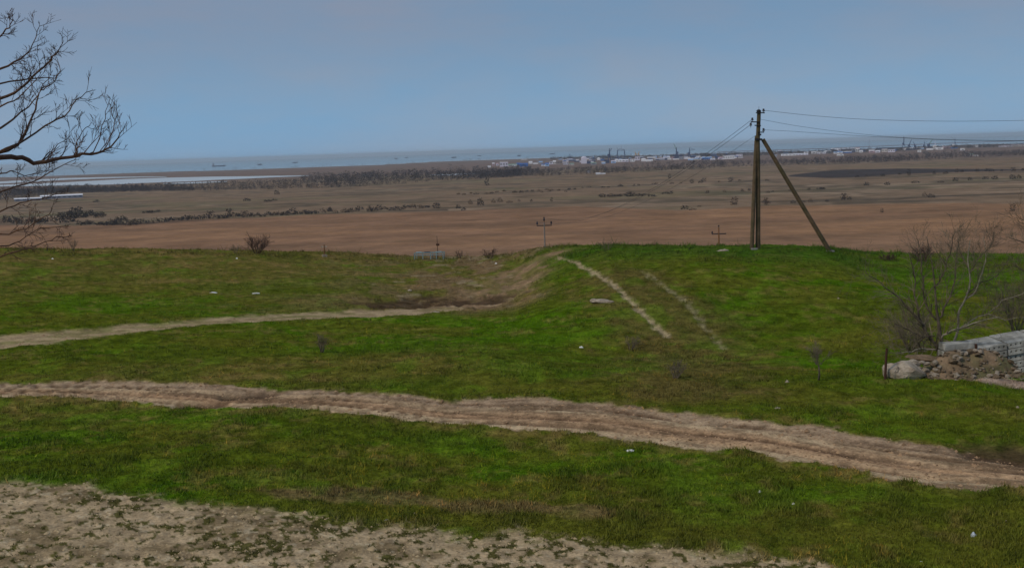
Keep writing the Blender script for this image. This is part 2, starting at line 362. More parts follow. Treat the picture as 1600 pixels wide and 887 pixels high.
# ------------------------------------------------------------------ materials
def mat(name, col, rough=0.85, var=0.25, scale=6.0, bump=0.0, bscale=30.0, metal=0.0, spec=0.3, attr=False, attr_space='Object', col2=None, fine2=None):
    m = bpy.data.materials.new(name); m.use_nodes = True; t = m.node_tree; b = t.nodes['Principled BSDF']
    b.inputs['Roughness'].default_value = rough; b.inputs['Metallic'].default_value = metal
    b.inputs['Specular IOR Level'].default_value = spec
    c = nd(t, 'ShaderNodeTexCoord'); n = nd(t, 'ShaderNodeTexNoise', Scale=scale, Detail=6.0, Roughness=0.6)
    t.links.new(c.outputs[attr_space], n.inputs['Vector'])
    mr = nd(t, 'ShaderNodeMapRange'); t.links.new(n.outputs[0], mr.inputs[0])
    mr.inputs[1].default_value = 0.3; mr.inputs[2].default_value = 0.7; mr.inputs[3].default_value = 1 - var; mr.inputs[4].default_value = 1 + var
    mm = nd(t, 'ShaderNodeMix', data_type='RGBA', blend_type='MULTIPLY'); mm.inputs[0].default_value = 1.0
    if attr:
        a = nd(t, 'ShaderNodeAttribute', attribute_name='albedo'); src = a.outputs['Color']; t.links.new(src, mm.inputs[6])
    elif col2 is not None:
        n2 = nd(t, 'ShaderNodeTexNoise', Scale=scale * 0.35, Detail=4.0); t.links.new(c.outputs[attr_space], n2.inputs['Vector'])
        r2 = nd(t, 'ShaderNodeMapRange'); t.links.new(n2.outputs[0], r2.inputs[0]); r2.inputs[1].default_value = 0.42; r2.inputs[2].default_value = 0.6
        m2 = nd(t, 'ShaderNodeMix', data_type='RGBA'); t.links.new(r2.outputs[0], m2.inputs[0]); m2.inputs[6].default_value = (*col, 1); m2.inputs[7].default_value = (*col2, 1)
        t.links.new(m2.outputs[2], mm.inputs[6])
    else: mm.inputs[6].default_value = (*col, 1)
    fac = mr.outputs[0]
    if fine2:
        n3 = nd(t, 'ShaderNodeTexNoise', Scale=fine2, Detail=3.0, Roughness=0.7); t.links.new(c.outputs[attr_space], n3.inputs['Vector'])
        r3 = nd(t, 'ShaderNodeMapRange'); t.links.new(n3.outputs[0], r3.inputs[0]); r3.inputs[1].default_value = 0.3; r3.inputs[2].default_value = 0.7; r3.inputs[3].default_value = 1 - var * 0.8; r3.inputs[4].default_value = 1 + var * 0.8
        ml = nd(t, 'ShaderNodeMath', operation='MULTIPLY'); t.links.new(fac, ml.inputs[0]); t.links.new(r3.outputs[0], ml.inputs[1]); fac = ml.outputs[0]
    t.links.new(fac, mm.inputs[7]); t.links.new(mm.outputs[2], b.inputs['Base Color'])
    if bump:
        nb = nd(t, 'ShaderNodeTexNoise', Scale=bscale, Detail=5.0); t.links.new(c.outputs[attr_space], nb.inputs['Vector'])
        bp = nd(t, 'ShaderNodeBump', Strength=bump, Distance=0.05); t.links.new(nb.outputs[0], bp.inputs['Height']); t.links.new(bp.outputs[0], b.inputs['Normal'])
    return m
M_ground = mat('meadow_ground', (0, 0, 0), 0.95, 0.50, 1.6, 0.8, 7.0, attr=True, spec=0.0, fine2=9.0)
M_dirt = mat('dirt_ground', (0, 0, 0), 0.95, 0.38, 1.9, 0.55, 11.0, attr=True, spec=0.0, fine2=11.0)
M_plain = mat('plain_ground', (0, 0, 0), 1.0, 0.22, 0.02, 0.0, attr=True, spec=0.0, fine2=0.09)
M_grass = mat('grass_blades', (0, 0, 0), 0.8, 0.15, 2.0, attr=True, spec=0.15)
M_bark = mat('dark_brown_bark', (0.075, 0.045, 0.034), 0.9, 0.4, 9.0, 0.5, 40, col2=(0.14, 0.07, 0.035))
M_twig = mat('brown_twigs', (0.060, 0.038, 0.032), 0.9, 0.3, 6.0, col2=(0.09, 0.05, 0.035))
M_barkg = mat('grey_bark', (0.110, 0.088, 0.058), 0.9, 0.4, 5.0, 0.5, 30, col2=(0.055, 0.042, 0.032))
M_barkp = mat('pale_bark', (0.24, 0.21, 0.155), 0.9, 0.35, 6.0, 0.3, 30)
M_twigg = mat('grey_twigs', (0.165, 0.130, 0.085), 0.9, 0.3, 3.0, col2=(0.105, 0.080, 0.056))
M_scrub = mat('far_scrub', (0.048, 0.038, 0.032), 1.0, 0.4, 0.5, spec=0.0)
M_scrub2 = mat('far_scrub_brown', (0.090, 0.060, 0.042), 1.0, 0.4, 0.5, spec=0.0)
M_wood = mat('belt_trees', (0.044, 0.034, 0.038), 1.0, 0.5, 0.03, spec=0.0, col2=(0.075, 0.055, 0.045))
M_conc = mat('grey_concrete', (0.40, 0.39, 0.35), 0.9, 0.3, 4.0, 0.5, 25, col2=(0.24, 0.23, 0.20))
M_concd = mat('hollow_core_dark', (0.05, 0.05, 0.05), 0.95, 0.2)
M_pole = mat('pole_concrete_weathered', (0.085, 0.066, 0.034), 0.9, 0.35, 2.5, 0.3, 20, col2=(0.13, 0.085, 0.05))
M_polep = mat('pole_concrete_pale', (0.24, 0.20, 0.17), 0.9, 0.2, 3)
M_polew = mat('pole_wood_orange', (0.20, 0.095, 0.04), 0.9, 0.3, 3)
M_steel = mat('dark_steel', (0.018, 0.018, 0.022), 0.6, 0.2, metal=0.2)
M_insul = mat('dark_glazed_insulator', (0.012, 0.016, 0.03), 0.25, 0.1, spec=0.5)
M_wire = mat('aluminium_wire', (0.035, 0.04, 0.05), 0.6, 0.1, metal=0.2)
M_stone = mat('pale_limestone', (0.40, 0.33, 0.25), 0.95, 0.3, 5.0, 0.9, 9, col2=(0.28, 0.22, 0.16))
M_stone2 = mat('brown_stone', (0.21, 0.145, 0.090), 0.95, 0.35, 5.0, 0.8, 12, col2=(0.14, 0.10, 0.058))
M_earth = mat('rubble_earth', (0.20, 0.135, 0.080), 0.95, 0.4, 4.0, 0.9, 12, col2=(0.115, 0.10, 0.045))
M_litter = mat('white_litter', (0.75, 0.74, 0.70), 0.6, 0.1)
M_litterb = mat('bluish_litter', (0.55, 0.62, 0.70), 0.5, 0.1)
M_rust = mat('rusty_iron', (0.060, 0.026, 0.016), 0.9, 0.3, 12)
M_bluep = mat('light_blue_paint', (0.20, 0.28, 0.29), 0.6, 0.3, 5)
def paint(n, c, r=0.7): return mat(n, c, r, 0.12, 0.3, spec=0.2)
BM = dict(white=paint('white_wall', (0.78, 0.77, 0.80)), cream=paint('cream_wall', (0.55, 0.50, 0.47)), lilac=paint('pale_lilac_wall', (0.66, 0.62, 0.72)), blue=paint('blue_cladding', (0.035, 0.13, 0.42)),
          lblue=paint('light_blue_cladding', (0.32, 0.50, 0.78)), grey=paint('grey_wall', (0.28, 0.29, 0.34)), dark=paint('dark_wall', (0.07, 0.07, 0.12)), tan=paint('tan_wall', (0.30, 0.23, 0.20)),
          pink=paint('pink_wall', (0.50, 0.32, 0.36)), green=paint('green_roof', (0.20, 0.33, 0.26)), orange=paint('orange_paint', (0.50, 0.30, 0.10)), navy=paint('navy_paint', (0.03, 0.045, 0.12)), win=paint('window_dark', (0.03, 0.035, 0.05), 0.3))

# ------------------------------------------------------------------ ground sheets
fine_az = np.linspace(-0.56, 0.56, 900)
rest = np.linspace(0.56, 2 * math.pi - 0.56, 64)[1:-1]
AZ = np.concatenate([fine_az, rest])                      # full circle, wraps
deps = np.linspace(EYE / 14.0, EYE / 118.0, 400)
R_near = np.concatenate([[0.5, 3, 6, 9, 12], EYE / deps])
NR, NC = len(R_near), len(AZ)
RR, AA = np.meshgrid(R_near, AZ, indexing='ij')
X = RR * np.sin(AA); Y = RR * np.cos(AA)
AA2 = np.arctan2(X, Y)
fe = features(X, Y); Z = height(X, Y, fe); C = near_color(X, Y, fe)
fe_d = np.maximum.reduce([fe['road'], fe['track'], fe['mid'] * 0.9])
V = np.stack([X, Y, Z], -1).reshape(-1, 3); Cf = C.reshape(-1, 3)
i, j = np.meshgrid(np.arange(NR - 1), np.arange(NC), indexing='ij'); j2 = (j + 1) % NC
Q = np.stack([i * NC + j, i * NC + j2, (i + 1) * NC + j2, (i + 1) * NC + j], -1).reshape(-1, 4)[:, ::-1]
rd = fe['road'].reshape(-1); tk = np.maximum(fe['track'], fe['mid']).reshape(-1); yd = fe['yard'].reshape(-1)
q0 = Q[:, 0]
isr = rd[Q].mean(1) > 0.5; isy = (yd[Q].mean(1) > 0.5) & ~isr; ist = (tk[Q].mean(1) > 0.5) & ~isr & ~isy
ism = ~(isr | isy | ist)
sub_mesh('meadow_ground', V, Q[ism], Cf, M_ground)
sub_mesh('dirt_road', V, Q[isr], Cf, M_dirt)
sub_mesh('gravel_yard', V, Q[isy], Cf, M_dirt)
sub_mesh('dirt_path', V, Q[ist], Cf, M_dirt)
# far sheet: hillside, plain, shore
AZf = np.concatenate([np.linspace(-0.6, 0.6, 560), np.linspace(0.6, 2 * math.pi - 0.6, 48)[1:-1]])
Rf = np.concatenate([np.linspace(118, 560, 40)[0:-1], (EYE - PLAIN) / np.linspace((EYE - PLAIN) / 560, (EYE - PLAIN) / 9500, 230)])
RR, AA = np.meshgrid(Rf, AZf, indexing='ij'); Xf = RR * np.sin(AA); Yf = RR * np.cos(AA)
Zf = height0(Xf, Yf); Zf[0] -= 0.06
Vf = np.stack([Xf, Yf, Zf], -1).reshape(-1, 3); nC = len(AZf)
i, j = np.meshgrid(np.arange(len(Rf) - 1), np.arange(nC), indexing='ij'); j2 = (j + 1) % nC
Qf = np.stack([i * nC + j, i * nC + j2, (i + 1) * nC + j2, (i + 1) * nC + j], -1).reshape(-1, 4)[:, ::-1]
sub_mesh('plain', Vf, Qf, plain_color(Xf, Yf).reshape(-1, 3), M_plain)

# ------------------------------------------------------------------ sea, salt lake, sand spit
def water_mat(name, col, rough, bumpd=0.0, bs=0.05):
    m = bpy.data.materials.new(name); m.use_nodes = True; t = m.node_tree; b = t.nodes['Principled BSDF']
    b.inputs['Roughness'].default_value = rough; b.inputs['IOR'].default_value = 1.33
    a = nd(t, 'ShaderNodeAttribute', attribute_name='albedo'); t.links.new(a.outputs['Color'], b.inputs['Base Color'])
    if bumpd:
        n = nd(t, 'ShaderNodeTexNoise', Scale=bs, Detail=6.0); c = nd(t, 'ShaderNodeTexCoord'); t.links.new(c.outputs['Object'], n.inputs['Vector'])
        bp = nd(t, 'ShaderNodeBump', Strength=0.5, Distance=bumpd); t.links.new(n.outputs[0], bp.inputs['Height']); t.links.new(bp.outputs[0], b.inputs['Normal'])
    return m
M_sea = water_mat('sea_water', None, 0.16)
M_salt = water_mat('salt_lake_surface', None, 0.5)
As = np.linspace(-1.2, 1.2, 220); Rs = np.geomspace(4200, 30000, 60)
RR, AA = np.meshgrid(Rs, As, indexing='ij'); Xs = RR * np.sin(AA); Ys = RR * np.cos(AA)
shallow = 1 - sst(0, 1500, RR - shoreD(AA)); shallow = shallow * (0.35 + 0.65 * sst(-0.15, 0.1, AA))
cs = mixc(np.zeros(Xs.shape + (3,)) + np.array((0.15, 0.27, 0.31)), (0.50, 0.55, 0.56), shallow)
cs = mixc(cs, (0.08, 0.16, 0.19), sst(0.5, 0.7, fbm(Xs / 3000, Ys / 1500, 301, 3)) * (1 - shallow))
i, j = np.meshgrid(np.arange(59), np.arange(219), indexing='ij')
Qs = np.stack([i * 220 + j, i * 220 + j + 1, (i + 1) * 220 + j + 1, (i + 1) * 220 + j], -1).reshape(-1, 4)[:, ::-1]
sea = grid_mesh('sea', np.stack([Xs, Ys, np.full_like(Xs, SEA)], -1).reshape(-1, 3), Qs, M_sea, cs.reshape(-1, 3)); sea['kind'] = 'structure'
def sheet(name, up, lo, zoff, m, col, n=60, kind='structure', thick=None):
    """a flat strip of water or sand between two shorelines, laid on the plain"""
    A0 = max(up[0][0], lo[0][0]); A1 = min(up[0][-1], lo[0][-1]); a = np.linspace(A0, A1, n)
    u_ = np.interp(a, *up); l_ = np.interp(a, *lo)
    wob = (fbm(a * 90, a * 0, 401, 3) - 0.5) * 50
    rows = []
    for k in np.linspace(0, 1, 5):
        r = l_ * (1 - k) + u_ * k + wob; rows.append(np.stack([r * np.sin(a), r * np.cos(a)], -1))
    xy = np.stack(rows, 0); z = height0(xy[..., 0], xy[..., 1]) * 0 + zoff
    Vq = np.concatenate([xy, z[..., None]], -1).reshape(-1, 3)
    i, j = np.meshgrid(np.arange(4), np.arange(n - 1), indexing='ij')
    q = np.stack([i * n + j, i * n + j + 1, (i + 1) * n + j + 1, (i + 1) * n + j], -1).reshape(-1, 4)[:, ::-1]
    o = grid_mesh(name, Vq, q, m, np.tile(np.array(col), (len(Vq), 1))); o['kind'] = kind; return o
LK = (0.54, 0.58, 0.60); LZ = PLAIN + 0.75
def e2(pts): return edge(pts)
sheet('salt_lake', e2([(-200, 286), (0, 284), (100, 278.5), (180, 276.8), (260, 276.2)]), e2([(-200, 290), (0, 287.5), (100, 281.5), (180, 278.6), (260, 276.9)]), LZ, M_salt, LK)
sheet('salt_lake', e2([(-200, 292), (0, 289.5), (100, 285.5), (180, 281), (260, 278.2), (320, 276.8), (400, 275.6), (485, 274.6)]),
      e2([(-200, 297), (0, 292), (100, 290.5), (180, 288.5), (230, 286.2), (300, 283.5), (360, 280.5), (420, 278), (485, 275.2)]), LZ, M_salt, LK)
sheet('salt_lake', e2([(255, 287), (300, 285), (355, 283.6)]), e2([(255, 287.8), (300, 287.2), (355, 284.4)]), LZ, M_salt, LK)
sheet('salt_lake', e2([(672, 273.5), (700, 272.2), (742, 271)]), e2([(672, 274.6), (700, 274.4), (742, 272.8)]), LZ, M_salt, (0.66, 0.68, 0.72))
# narrow sand spit off the shore, far right
spit_u = [(1120, 237.2), (1200, 234.4), (1300, 231.2), (1400, 226.8), (1500, 222.6), (1600, 219.8), (1900, 210)]
def sea_edge(pts):
    A = []; Ds = []
    for x_, y_ in pts:
        a_, t_ = azdep(x_, y_); A.append(a_); Ds.append((EYE - SEA - 0.6) / t_)
    return A, Ds
sheet('sand_spit', sea_edge(spit_u), sea_edge([(a, b + 0.9) for a, b in spit_u]), SEA + 0.6, M_plain, (0.16, 0.11, 0.12), 120)

# ------------------------------------------------------------------ grass tufts and yard pebbles (uncountable)
def scatter(n, dmin, dmax, amax=0.52):
    # density falls off with distance so the tufts stay about even to the eye
    dd = 1.0 / RNG.uniform(1 / dmax ** 0.9, 1 / dmin ** 0.9, n) ** (1 / 0.9); aa = RNG.uniform(-amax, amax, n)
    return dd * np.sin(aa), dd * np.cos(aa)
def blades(name, x, y, hgt, wid, nb, spread, bright=1.0, tint=(1, 1, 1), m=None):
    f = features(x, y); z = height(x, y, f); c = near_color(x, y, f)
    n = len(x); lum = c.sum(-1)
    V = np.zeros((n, nb, 3, 3)); 
    th = RNG.uniform(0, 2 * math.pi, (n, nb)); r = RNG.uniform(0, 1, (n, nb)) * spread[:, None]
    bx = x[:, None] + r * np.cos(th); by = y[:, None] + r * np.sin(th)
    ph = RNG.uniform(0, 2 * math.pi, (n, nb)); w_ = wid[:, None] * RNG.uniform(0.6, 1.2, (n, nb)); h_ = hgt[:, None] * RNG.uniform(0.5, 1.1, (n, nb))
    V[..., 0, 0] = bx - w_ * np.cos(ph); V[..., 0, 1] = by - w_ * np.sin(ph); V[..., 0, 2] = z[:, None] - 0.02
    V[..., 1, 0] = bx + w_ * np.cos(ph); V[..., 1, 1] = by + w_ * np.sin(ph); V[..., 1, 2] = z[:, None] - 0.02
    lx = RNG.normal(0, 0.5, (n, nb)) * h_; ly = RNG.normal(0, 0.5, (n, nb)) * h_
    V[..., 2, 0] = bx + lx; V[..., 2, 1] = by + ly; V[..., 2, 2] = z[:, None] + h_
    tint_v = (1 + RNG.normal(0, 0.22, (n, 1, 1))) * np.array(tint)
    cc = np.clip(c[:, None, :] * bright * tint_v, 0.008, 0.8); cc = cc * np.ones((n, nb, 1)); cc = np.repeat(cc[:, :, None, :], 3, 2)
    o = grid_mesh(name, V.reshape(-1, 3), np.arange(n * nb * 3).reshape(-1, 3), m or M_grass, cc.reshape(-1, 3), smooth=False)
    return o
x, y = scatter(150000, 17, 112)
f = features(x, y); bare = np.maximum.reduce([f['road'], f['track'], f['yard'], f['mid'], f['ma'], f['mud']])
k = (bare < 0.35 + RNG.uniform(-0.2, 0.2, len(x))); x, y = x[k], y[k]
clump = fbm(x * 0.8, y * 0.8, 501, 3)
hg = 0.035 + 0.10 * sst(0.4, 0.75, clump) + RNG.uniform(0, 0.03, len(x))
g = blades('grass', x, y, hg, 0.014 + 0 * x, 4, 0.10 + 0 * x, 1.22)
tag(g, 'short green spring grass covering the rolling meadow', 'grass', kind='stuff')
a_ = RNG.uniform(-0.5, 0.5, 12000); d_ = np.interp(a_, CA, CD) + RNG.uniform(-7, 5, 12000); x, y = d_ * np.sin(a_), d_ * np.cos(a_); f = features(x, y)
k = (f['mid'] < 0.3) & (fbm(x / 2.5, y / 2.5, 521, 3) > 0.45); x, y = x[k], y[k]
g = blades('rim_grass', x, y, RNG.gamma(2.0, 0.07, len(x)) + 0.03, 0.02 + 0 * x, 5, 0.15 + 0 * x, 1.1)
tag(g, 'taller ragged grass growing along the rim of the meadow', 'grass', kind='stuff')
# weeds creeping over the yard
x, y = scatter(60000, 15, 40); f = features(x, y)
k = (f['yard'] > 0.5) & (weed(x, y) > RNG.uniform(0.35, 1.1, len(x))); x, y = x[k], y[k]
g = blades('weeds', x, y, RNG.uniform(0.02, 0.06, len(x)), 0.016 + 0 * x, 5, 0.06 + 0 * x, 0.95)
tag(g, 'low dark green weed tufts scattered over the gravel yard', 'weeds', kind='stuff')
# dry stalks
x, y = scatter(16000, 18, 110); f = features(x, y)
k = (fbm(x / 3, y / 3, 511, 3) > 0.55) & (f['road'] < 0.3) & (f['track'] < 0.3) & (f['yard'] < 0.8); x, y = x[k], y[k]
g = blades('dry_grass', x, y, RNG.uniform(0.06, 0.18, len(x)), 0.010 + 0 * x, 4, 0.08 + 0 * x, 2.0, (1.35, 1.0, 0.8))
tag(g, 'dry straw coloured stalks between the green grass', 'dry grass', kind='stuff')
def pebbles(name, x, y, s, col, m, label):
    z = height(x, y); n = len(x)
    base = np.array([(1, 0, 0), (0, 1, 0), (-1, 0, 0), (0, -1, 0), (0, 0, 0.7)])
    fs = np.array([(0, 1, 4), (1, 2, 4), (2, 3, 4), (3, 0, 4)])
    j_ = 1 + RNG.uniform(-0.4, 0.4, (n, 5, 3)); V = base[None] * j_ * s[:, None, None]
    a = RNG.uniform(0, 6.28, n); ca, sa = np.cos(a)[:, None], np.sin(a)[:, None]
    V = np.stack([V[..., 0] * ca - V[..., 1] * sa * 0.8, V[..., 0] * sa + V[..., 1] * ca * 0.8, V[..., 2]], -1)
    V = V + np.stack([x, y, z - 0.003], -1)[:, None]
    Qp = (np.arange(n)[:, None, None] * 5 + fs[None]).reshape(-1, 3)
    cc = np.repeat((np.array(col) * RNG.uniform(0.6, 1.3, (n, 1)))[:, None], 5, 1).reshape(-1, 3)
    o = grid_mesh(name, V.reshape(-1, 3), Qp, m, cc, smooth=False); tag(o, label, 'stones', kind='stuff'); return o
x, y = scatter(26000, 15, 34); f = features(x, y); k = f['yard'] > 0.4; x, y = x[k], y[k]
pebbles('gravel', x, y, RNG.gamma(2.2, 0.010, len(x)) + 0.008, (0.38, 0.28, 0.16), M_grass, 'small pale and brown stones strewn over the gravel yard')
x, y = scatter(30000, 24, 60); f = features(x, y); k = (np.maximum.reduce([f['road'], f['track'], f['mid']]) > 0.4); x, y = x[k], y[k]
pebbles('road_stones', x, y, RNG.gamma(2.0, 0.012, len(x)) + 0.008, (0.32, 0.20, 0.11), M_grass, 'loose clods and stones on the dirt road')

# ------------------------------------------------------------------ haze: one closed box of pale air
hb = MB(); hb.box((0, 14600, -14.0), (75000, 33200, 78.0))
hm = bpy.data.materials.new('haze'); hm.use_nodes = True; t = hm.node_tree; t.nodes.clear()
o_ = t.nodes.new('ShaderNodeOutputMaterial'); pv = t.nodes.new('ShaderNodeVolumePrincipled'); pv.inputs['Density'].default_value = 5.5e-5
pv.inputs['Color'].default_value = (0.90, 0.96, 1.0, 1); pv.inputs['Anisotropy'].default_value = 0.2
t.links.new(pv.outputs[0], o_.inputs['Volume'])
hz = hb.build('haze', hm); tag(hz, 'thin blue haze over the plain and the sea', 'haze', kind='stuff')

# ------------------------------------------------------------------ bare trees
def unit(v): return v / (np.linalg.norm(v) + 1e-12)
def grow(mb, p, d, L, r, lvl, rnd, up=0.25, bend=0.22, kids=(3, 5), ratio=0.55, minr=0.003, sides=3, droop=0.0):
    """a wandering twig that throws smaller ones to both sides"""
    n = max(3, int(3 + L * 2.0)) if lvl > 0 else 3
    pts = [p]; rr = [r]; dirs = [d]
    for k in range(n):
        d = unit(d + np.array([rnd.gauss(0, bend), rnd.gauss(0, bend), rnd.gauss(0, bend) + up * 0.25 - droop * 0.25]))
        p = p + d * L / n; pts.append(p); rr.append(max(minr * 0.6, r * (1 - 0.75 * (k + 1) / n))); dirs.append(d)
    mb.tube(pts, rr, sides, cap=False)
    if lvl <= 0: return
    for c in range(rnd.randint(*kids)):
        f = 0.2 + 0.75 * (c + rnd.random()) / kids[1]; f = min(f, 0.98)
        i = min(int(f * n), n - 1); q = pts[i] + (pts[i + 1] - pts[i]) * (f * n - i)
        side = unit(np.cross(dirs[i], np.array([rnd.gauss(0, 1), rnd.gauss(0, 1), rnd.gauss(0, 1)])))
        grow(mb, q, unit(dirs[i] * 0.8 + side * 0.75 + np.array([0, 0, up])), L * ratio * rnd.uniform(0.6, 1.15) * (1.1 - 0.45 * f), max(minr, rr[i] * 0.55), lvl - 1, rnd, up, bend, kids, ratio, minr, 3, droop)
def smooth(pts, k=3):
    pts = [np.array(p, float) for p in pts]; out = []
    for i in range(len(pts) - 1):
        p0 = pts[max(i - 1, 0)]; p1 = pts[i]; p2 = pts[i + 1]; p3 = pts[min(i + 2, len(pts) - 1)]
        for j in range(k):
            t = j / k; out.append(0.5 * ((2 * p1) + (-p0 + p2) * t + (2 * p0 - 5 * p1 + 4 * p2 - p3) * t * t + (-p0 + 3 * p1 - 3 * p2 + p3) * t ** 3))
    out.append(pts[-1]); return out
def limb_from(px, depths, r0, r1, rnd, wob=0.0):
    pts = [atD(a, b, D) for (a, b), D in zip(px, depths)]
    pts = smooth(pts); n = len(pts)
    pts = [p + np.array([rnd.gauss(0, wob), rnd.gauss(0, wob), rnd.gauss(0, wob)]) for p in pts]
    return pts, [r0 + (r1 - r0) * i / (n - 1) for i in range(n)]
def twigs_along(mb, pts, rr, n, L, lvl, rnd, up=0.3, start=0.1, **kw):
    m = len(pts)
    for c in range(n):
        f = start + (1 - start) * (c + rnd.random()) / n; f = min(f, 0.999) * (m - 1); i = int(f); q = pts[i] + (pts[i + 1] - pts[i]) * (f - i)
        d = unit(pts[i + 1] - pts[i]); side = unit(np.cross(d, np.array([rnd.gauss(0, 1), rnd.gauss(0, 1), rnd.gauss(0, 1)])))
        grow(mb, q, unit(d * 0.7 + side * 0.8 + np.array([0, 0, up])), L * rnd.uniform(0.5, 1.2), max(0.0035, rr[i] * 0.5), lvl, rnd, up, **kw)

def left_tree():
    rnd = random.Random(5); D = 13.0; TK = dict(minr=0.0029, kids=(2, 4), bend=0.13, ratio=0.6)
    base = atD(-230, 440, D); base[2] = float(height(np.array([base[0]]), np.array([base[1]]))[0])
    t = empty('bare_tree', base, 'tall leafless tree at the left edge whose bare branches hang over the plain', 'tree')
    tr = MB(); tp = smooth([base - np.array([0, 0, .1]), base + np.array([0.05, 0, 2.2]), base + np.array([-0.05, 0.1, 5.0]), atD(-215, 330, D), atD(-205, 200, D + .2), atD(-190, 60, D + .3), atD(-170, -80, D + .2)])
    tr.tube(tp, [0.20 - 0.15 * i / (len(tp) - 1) for i in range(len(tp))], 9); tr.build('trunk', M_bark, t, base, True)
    tw = MB()
    limbs = [  # pixel path, radius, twig count, twig length, upward pull
        ([(-212, 300), (-90, 262), (0, 247), (35, 249), (62, 256), (95, 247), (130, 243), (160, 237), (178, 222), (192, 203)], 0.050, 0.006, 13, 0.42, 0.55),
        ([(-208, 240), (-80, 250), (0, 238), (25, 226), (45, 195), (58, 160), (63, 142)], 0.034, 0.008, 7, 0.32, 0.3),
        ([(62, 255), (75, 240), (92, 225), (112, 213)], 0.010, 0.004, 4, 0.22, 0.3),
        ([(118, 244), (118, 228), (130, 205), (141, 193)], 0.010, 0.004, 4, 0.24, 0.4),
        ([(140, 241), (155, 218), (162, 185), (168, 160)], 0.010, 0.004, 5, 0.2, 0.4),
        ([(160, 238), (172, 215), (180, 190), (183, 165)], 0.009, 0.004, 4, 0.2, 0.4),
        ([(0, 238), (30, 225), (70, 198), (100, 180), (118, 158), (142, 141)], 0.020, 0.005, 10, 0.26, 0.35),
        ([(-200, 190), (-60, 175), (0, 155), (30, 140), (50, 122), (75, 100), (86, 85), (98, 68)], 0.028, 0.005, 11, 0.28, 0.3),
        ([(-195, 120), (-60, 128), (0, 108), (30, 92), (50, 70), (62, 40)], 0.026, 0.004, 10, 0.28, 0.35),
        ([(-190, 90), (-50, 80), (0, 58), (14, 44), (22, 28)], 0.020, 0.004, 6, 0.26, 0.4),
        ([(-195, 170), (-60, 150), (0, 132), (45, 123), (80, 122), (92, 116)], 0.020, 0.004, 8, 0.24, 0.3),
        ([(-200, 225), (-60, 215), (0, 198), (25, 182), (45, 165), (62, 142), (78, 118)], 0.024, 0.004, 6, 0.26, 0.35),
        ([(62, 142), (80, 132), (95, 112), (88, 92)], 0.010, 0.004, 5, 0.2, 0.3),
        ([(-205, 210), (-60, 195), (0, 165), (30, 152), (60, 118)], 0.020, 0.004, 8, 0.24, 0.3),
        ([(-208, 330), (-80, 318), (-10, 305), (25, 290), (60, 280), (90, 262), (120, 250)], 0.018, 0.004, 9, 0.24, 0.2),
        ([(-210, 345), (-80, 345), (0, 330), (30, 318), (62, 312), (92, 300)], 0.015, 0.004, 9, 0.24, 0.1),
        ([(-212, 370), (-80, 372), (0, 366), (30, 360), (60, 345), (80, 330)], 0.015, 0.004, 8, 0.24, 0.1),
        ([(-214, 395), (-90, 395), (0, 384), (30, 376), (60, 358), (100, 352)], 0.015, 0.004, 8, 0.24, 0.05),
        ([(-216, 430), (-80, 416), (0, 400), (35, 390), (70, 378), (96, 368)], 0.015, 0.004, 7, 0.22, 0.05),
        ([(-208, 290), (-60, 290), (0, 272), (20, 268), (48, 275), (75, 266)], 0.014, 0.004, 8, 0.24, 0.1)]
    for px, r0, r1, n, L, up in limbs:
        dd = rnd.uniform(-1.2, 1.6); m = len(px)
        deps_ = [D + dd * (i / (m - 1)) ** 0.7 for i in range(m)] if px[0][0] < -100 else [D + rnd.uniform(0.0, 0.3)] * m
        if px[0][0] >= -100: deps_ = [D + 0.35 + 0.15 * i for i in range(m)]
        pts, rr = limb_from(px, deps_, r0 * 0.72, r1 * 0.8, rnd, 0.008)
        lb = MB(); lb.tube(pts, rr, 6); lb.build('branch', M_bark, t, base, True)
        st = 0.42 if px[0][0] < -100 else 0.1
        twigs_along(tw, pts, rr, int(n * 1.1), L * (0.85 if min(b_ for a_, b_ in px) < 100 else 1.2 if px[0][1] < 290 else 0.95), 2, rnd, up * (0.4 if min(b_ for a_, b_ in px) < 100 else 0.8), start=st, **TK)
        grow(tw, pts[-1], unit(pts[-1] - pts[-2]), L * 0.2, r1 * 0.8, 1, rnd, up)
    o = tw.build('twigs', M_twig, t, base); o['kind'] = 'stuff'
left_tree()

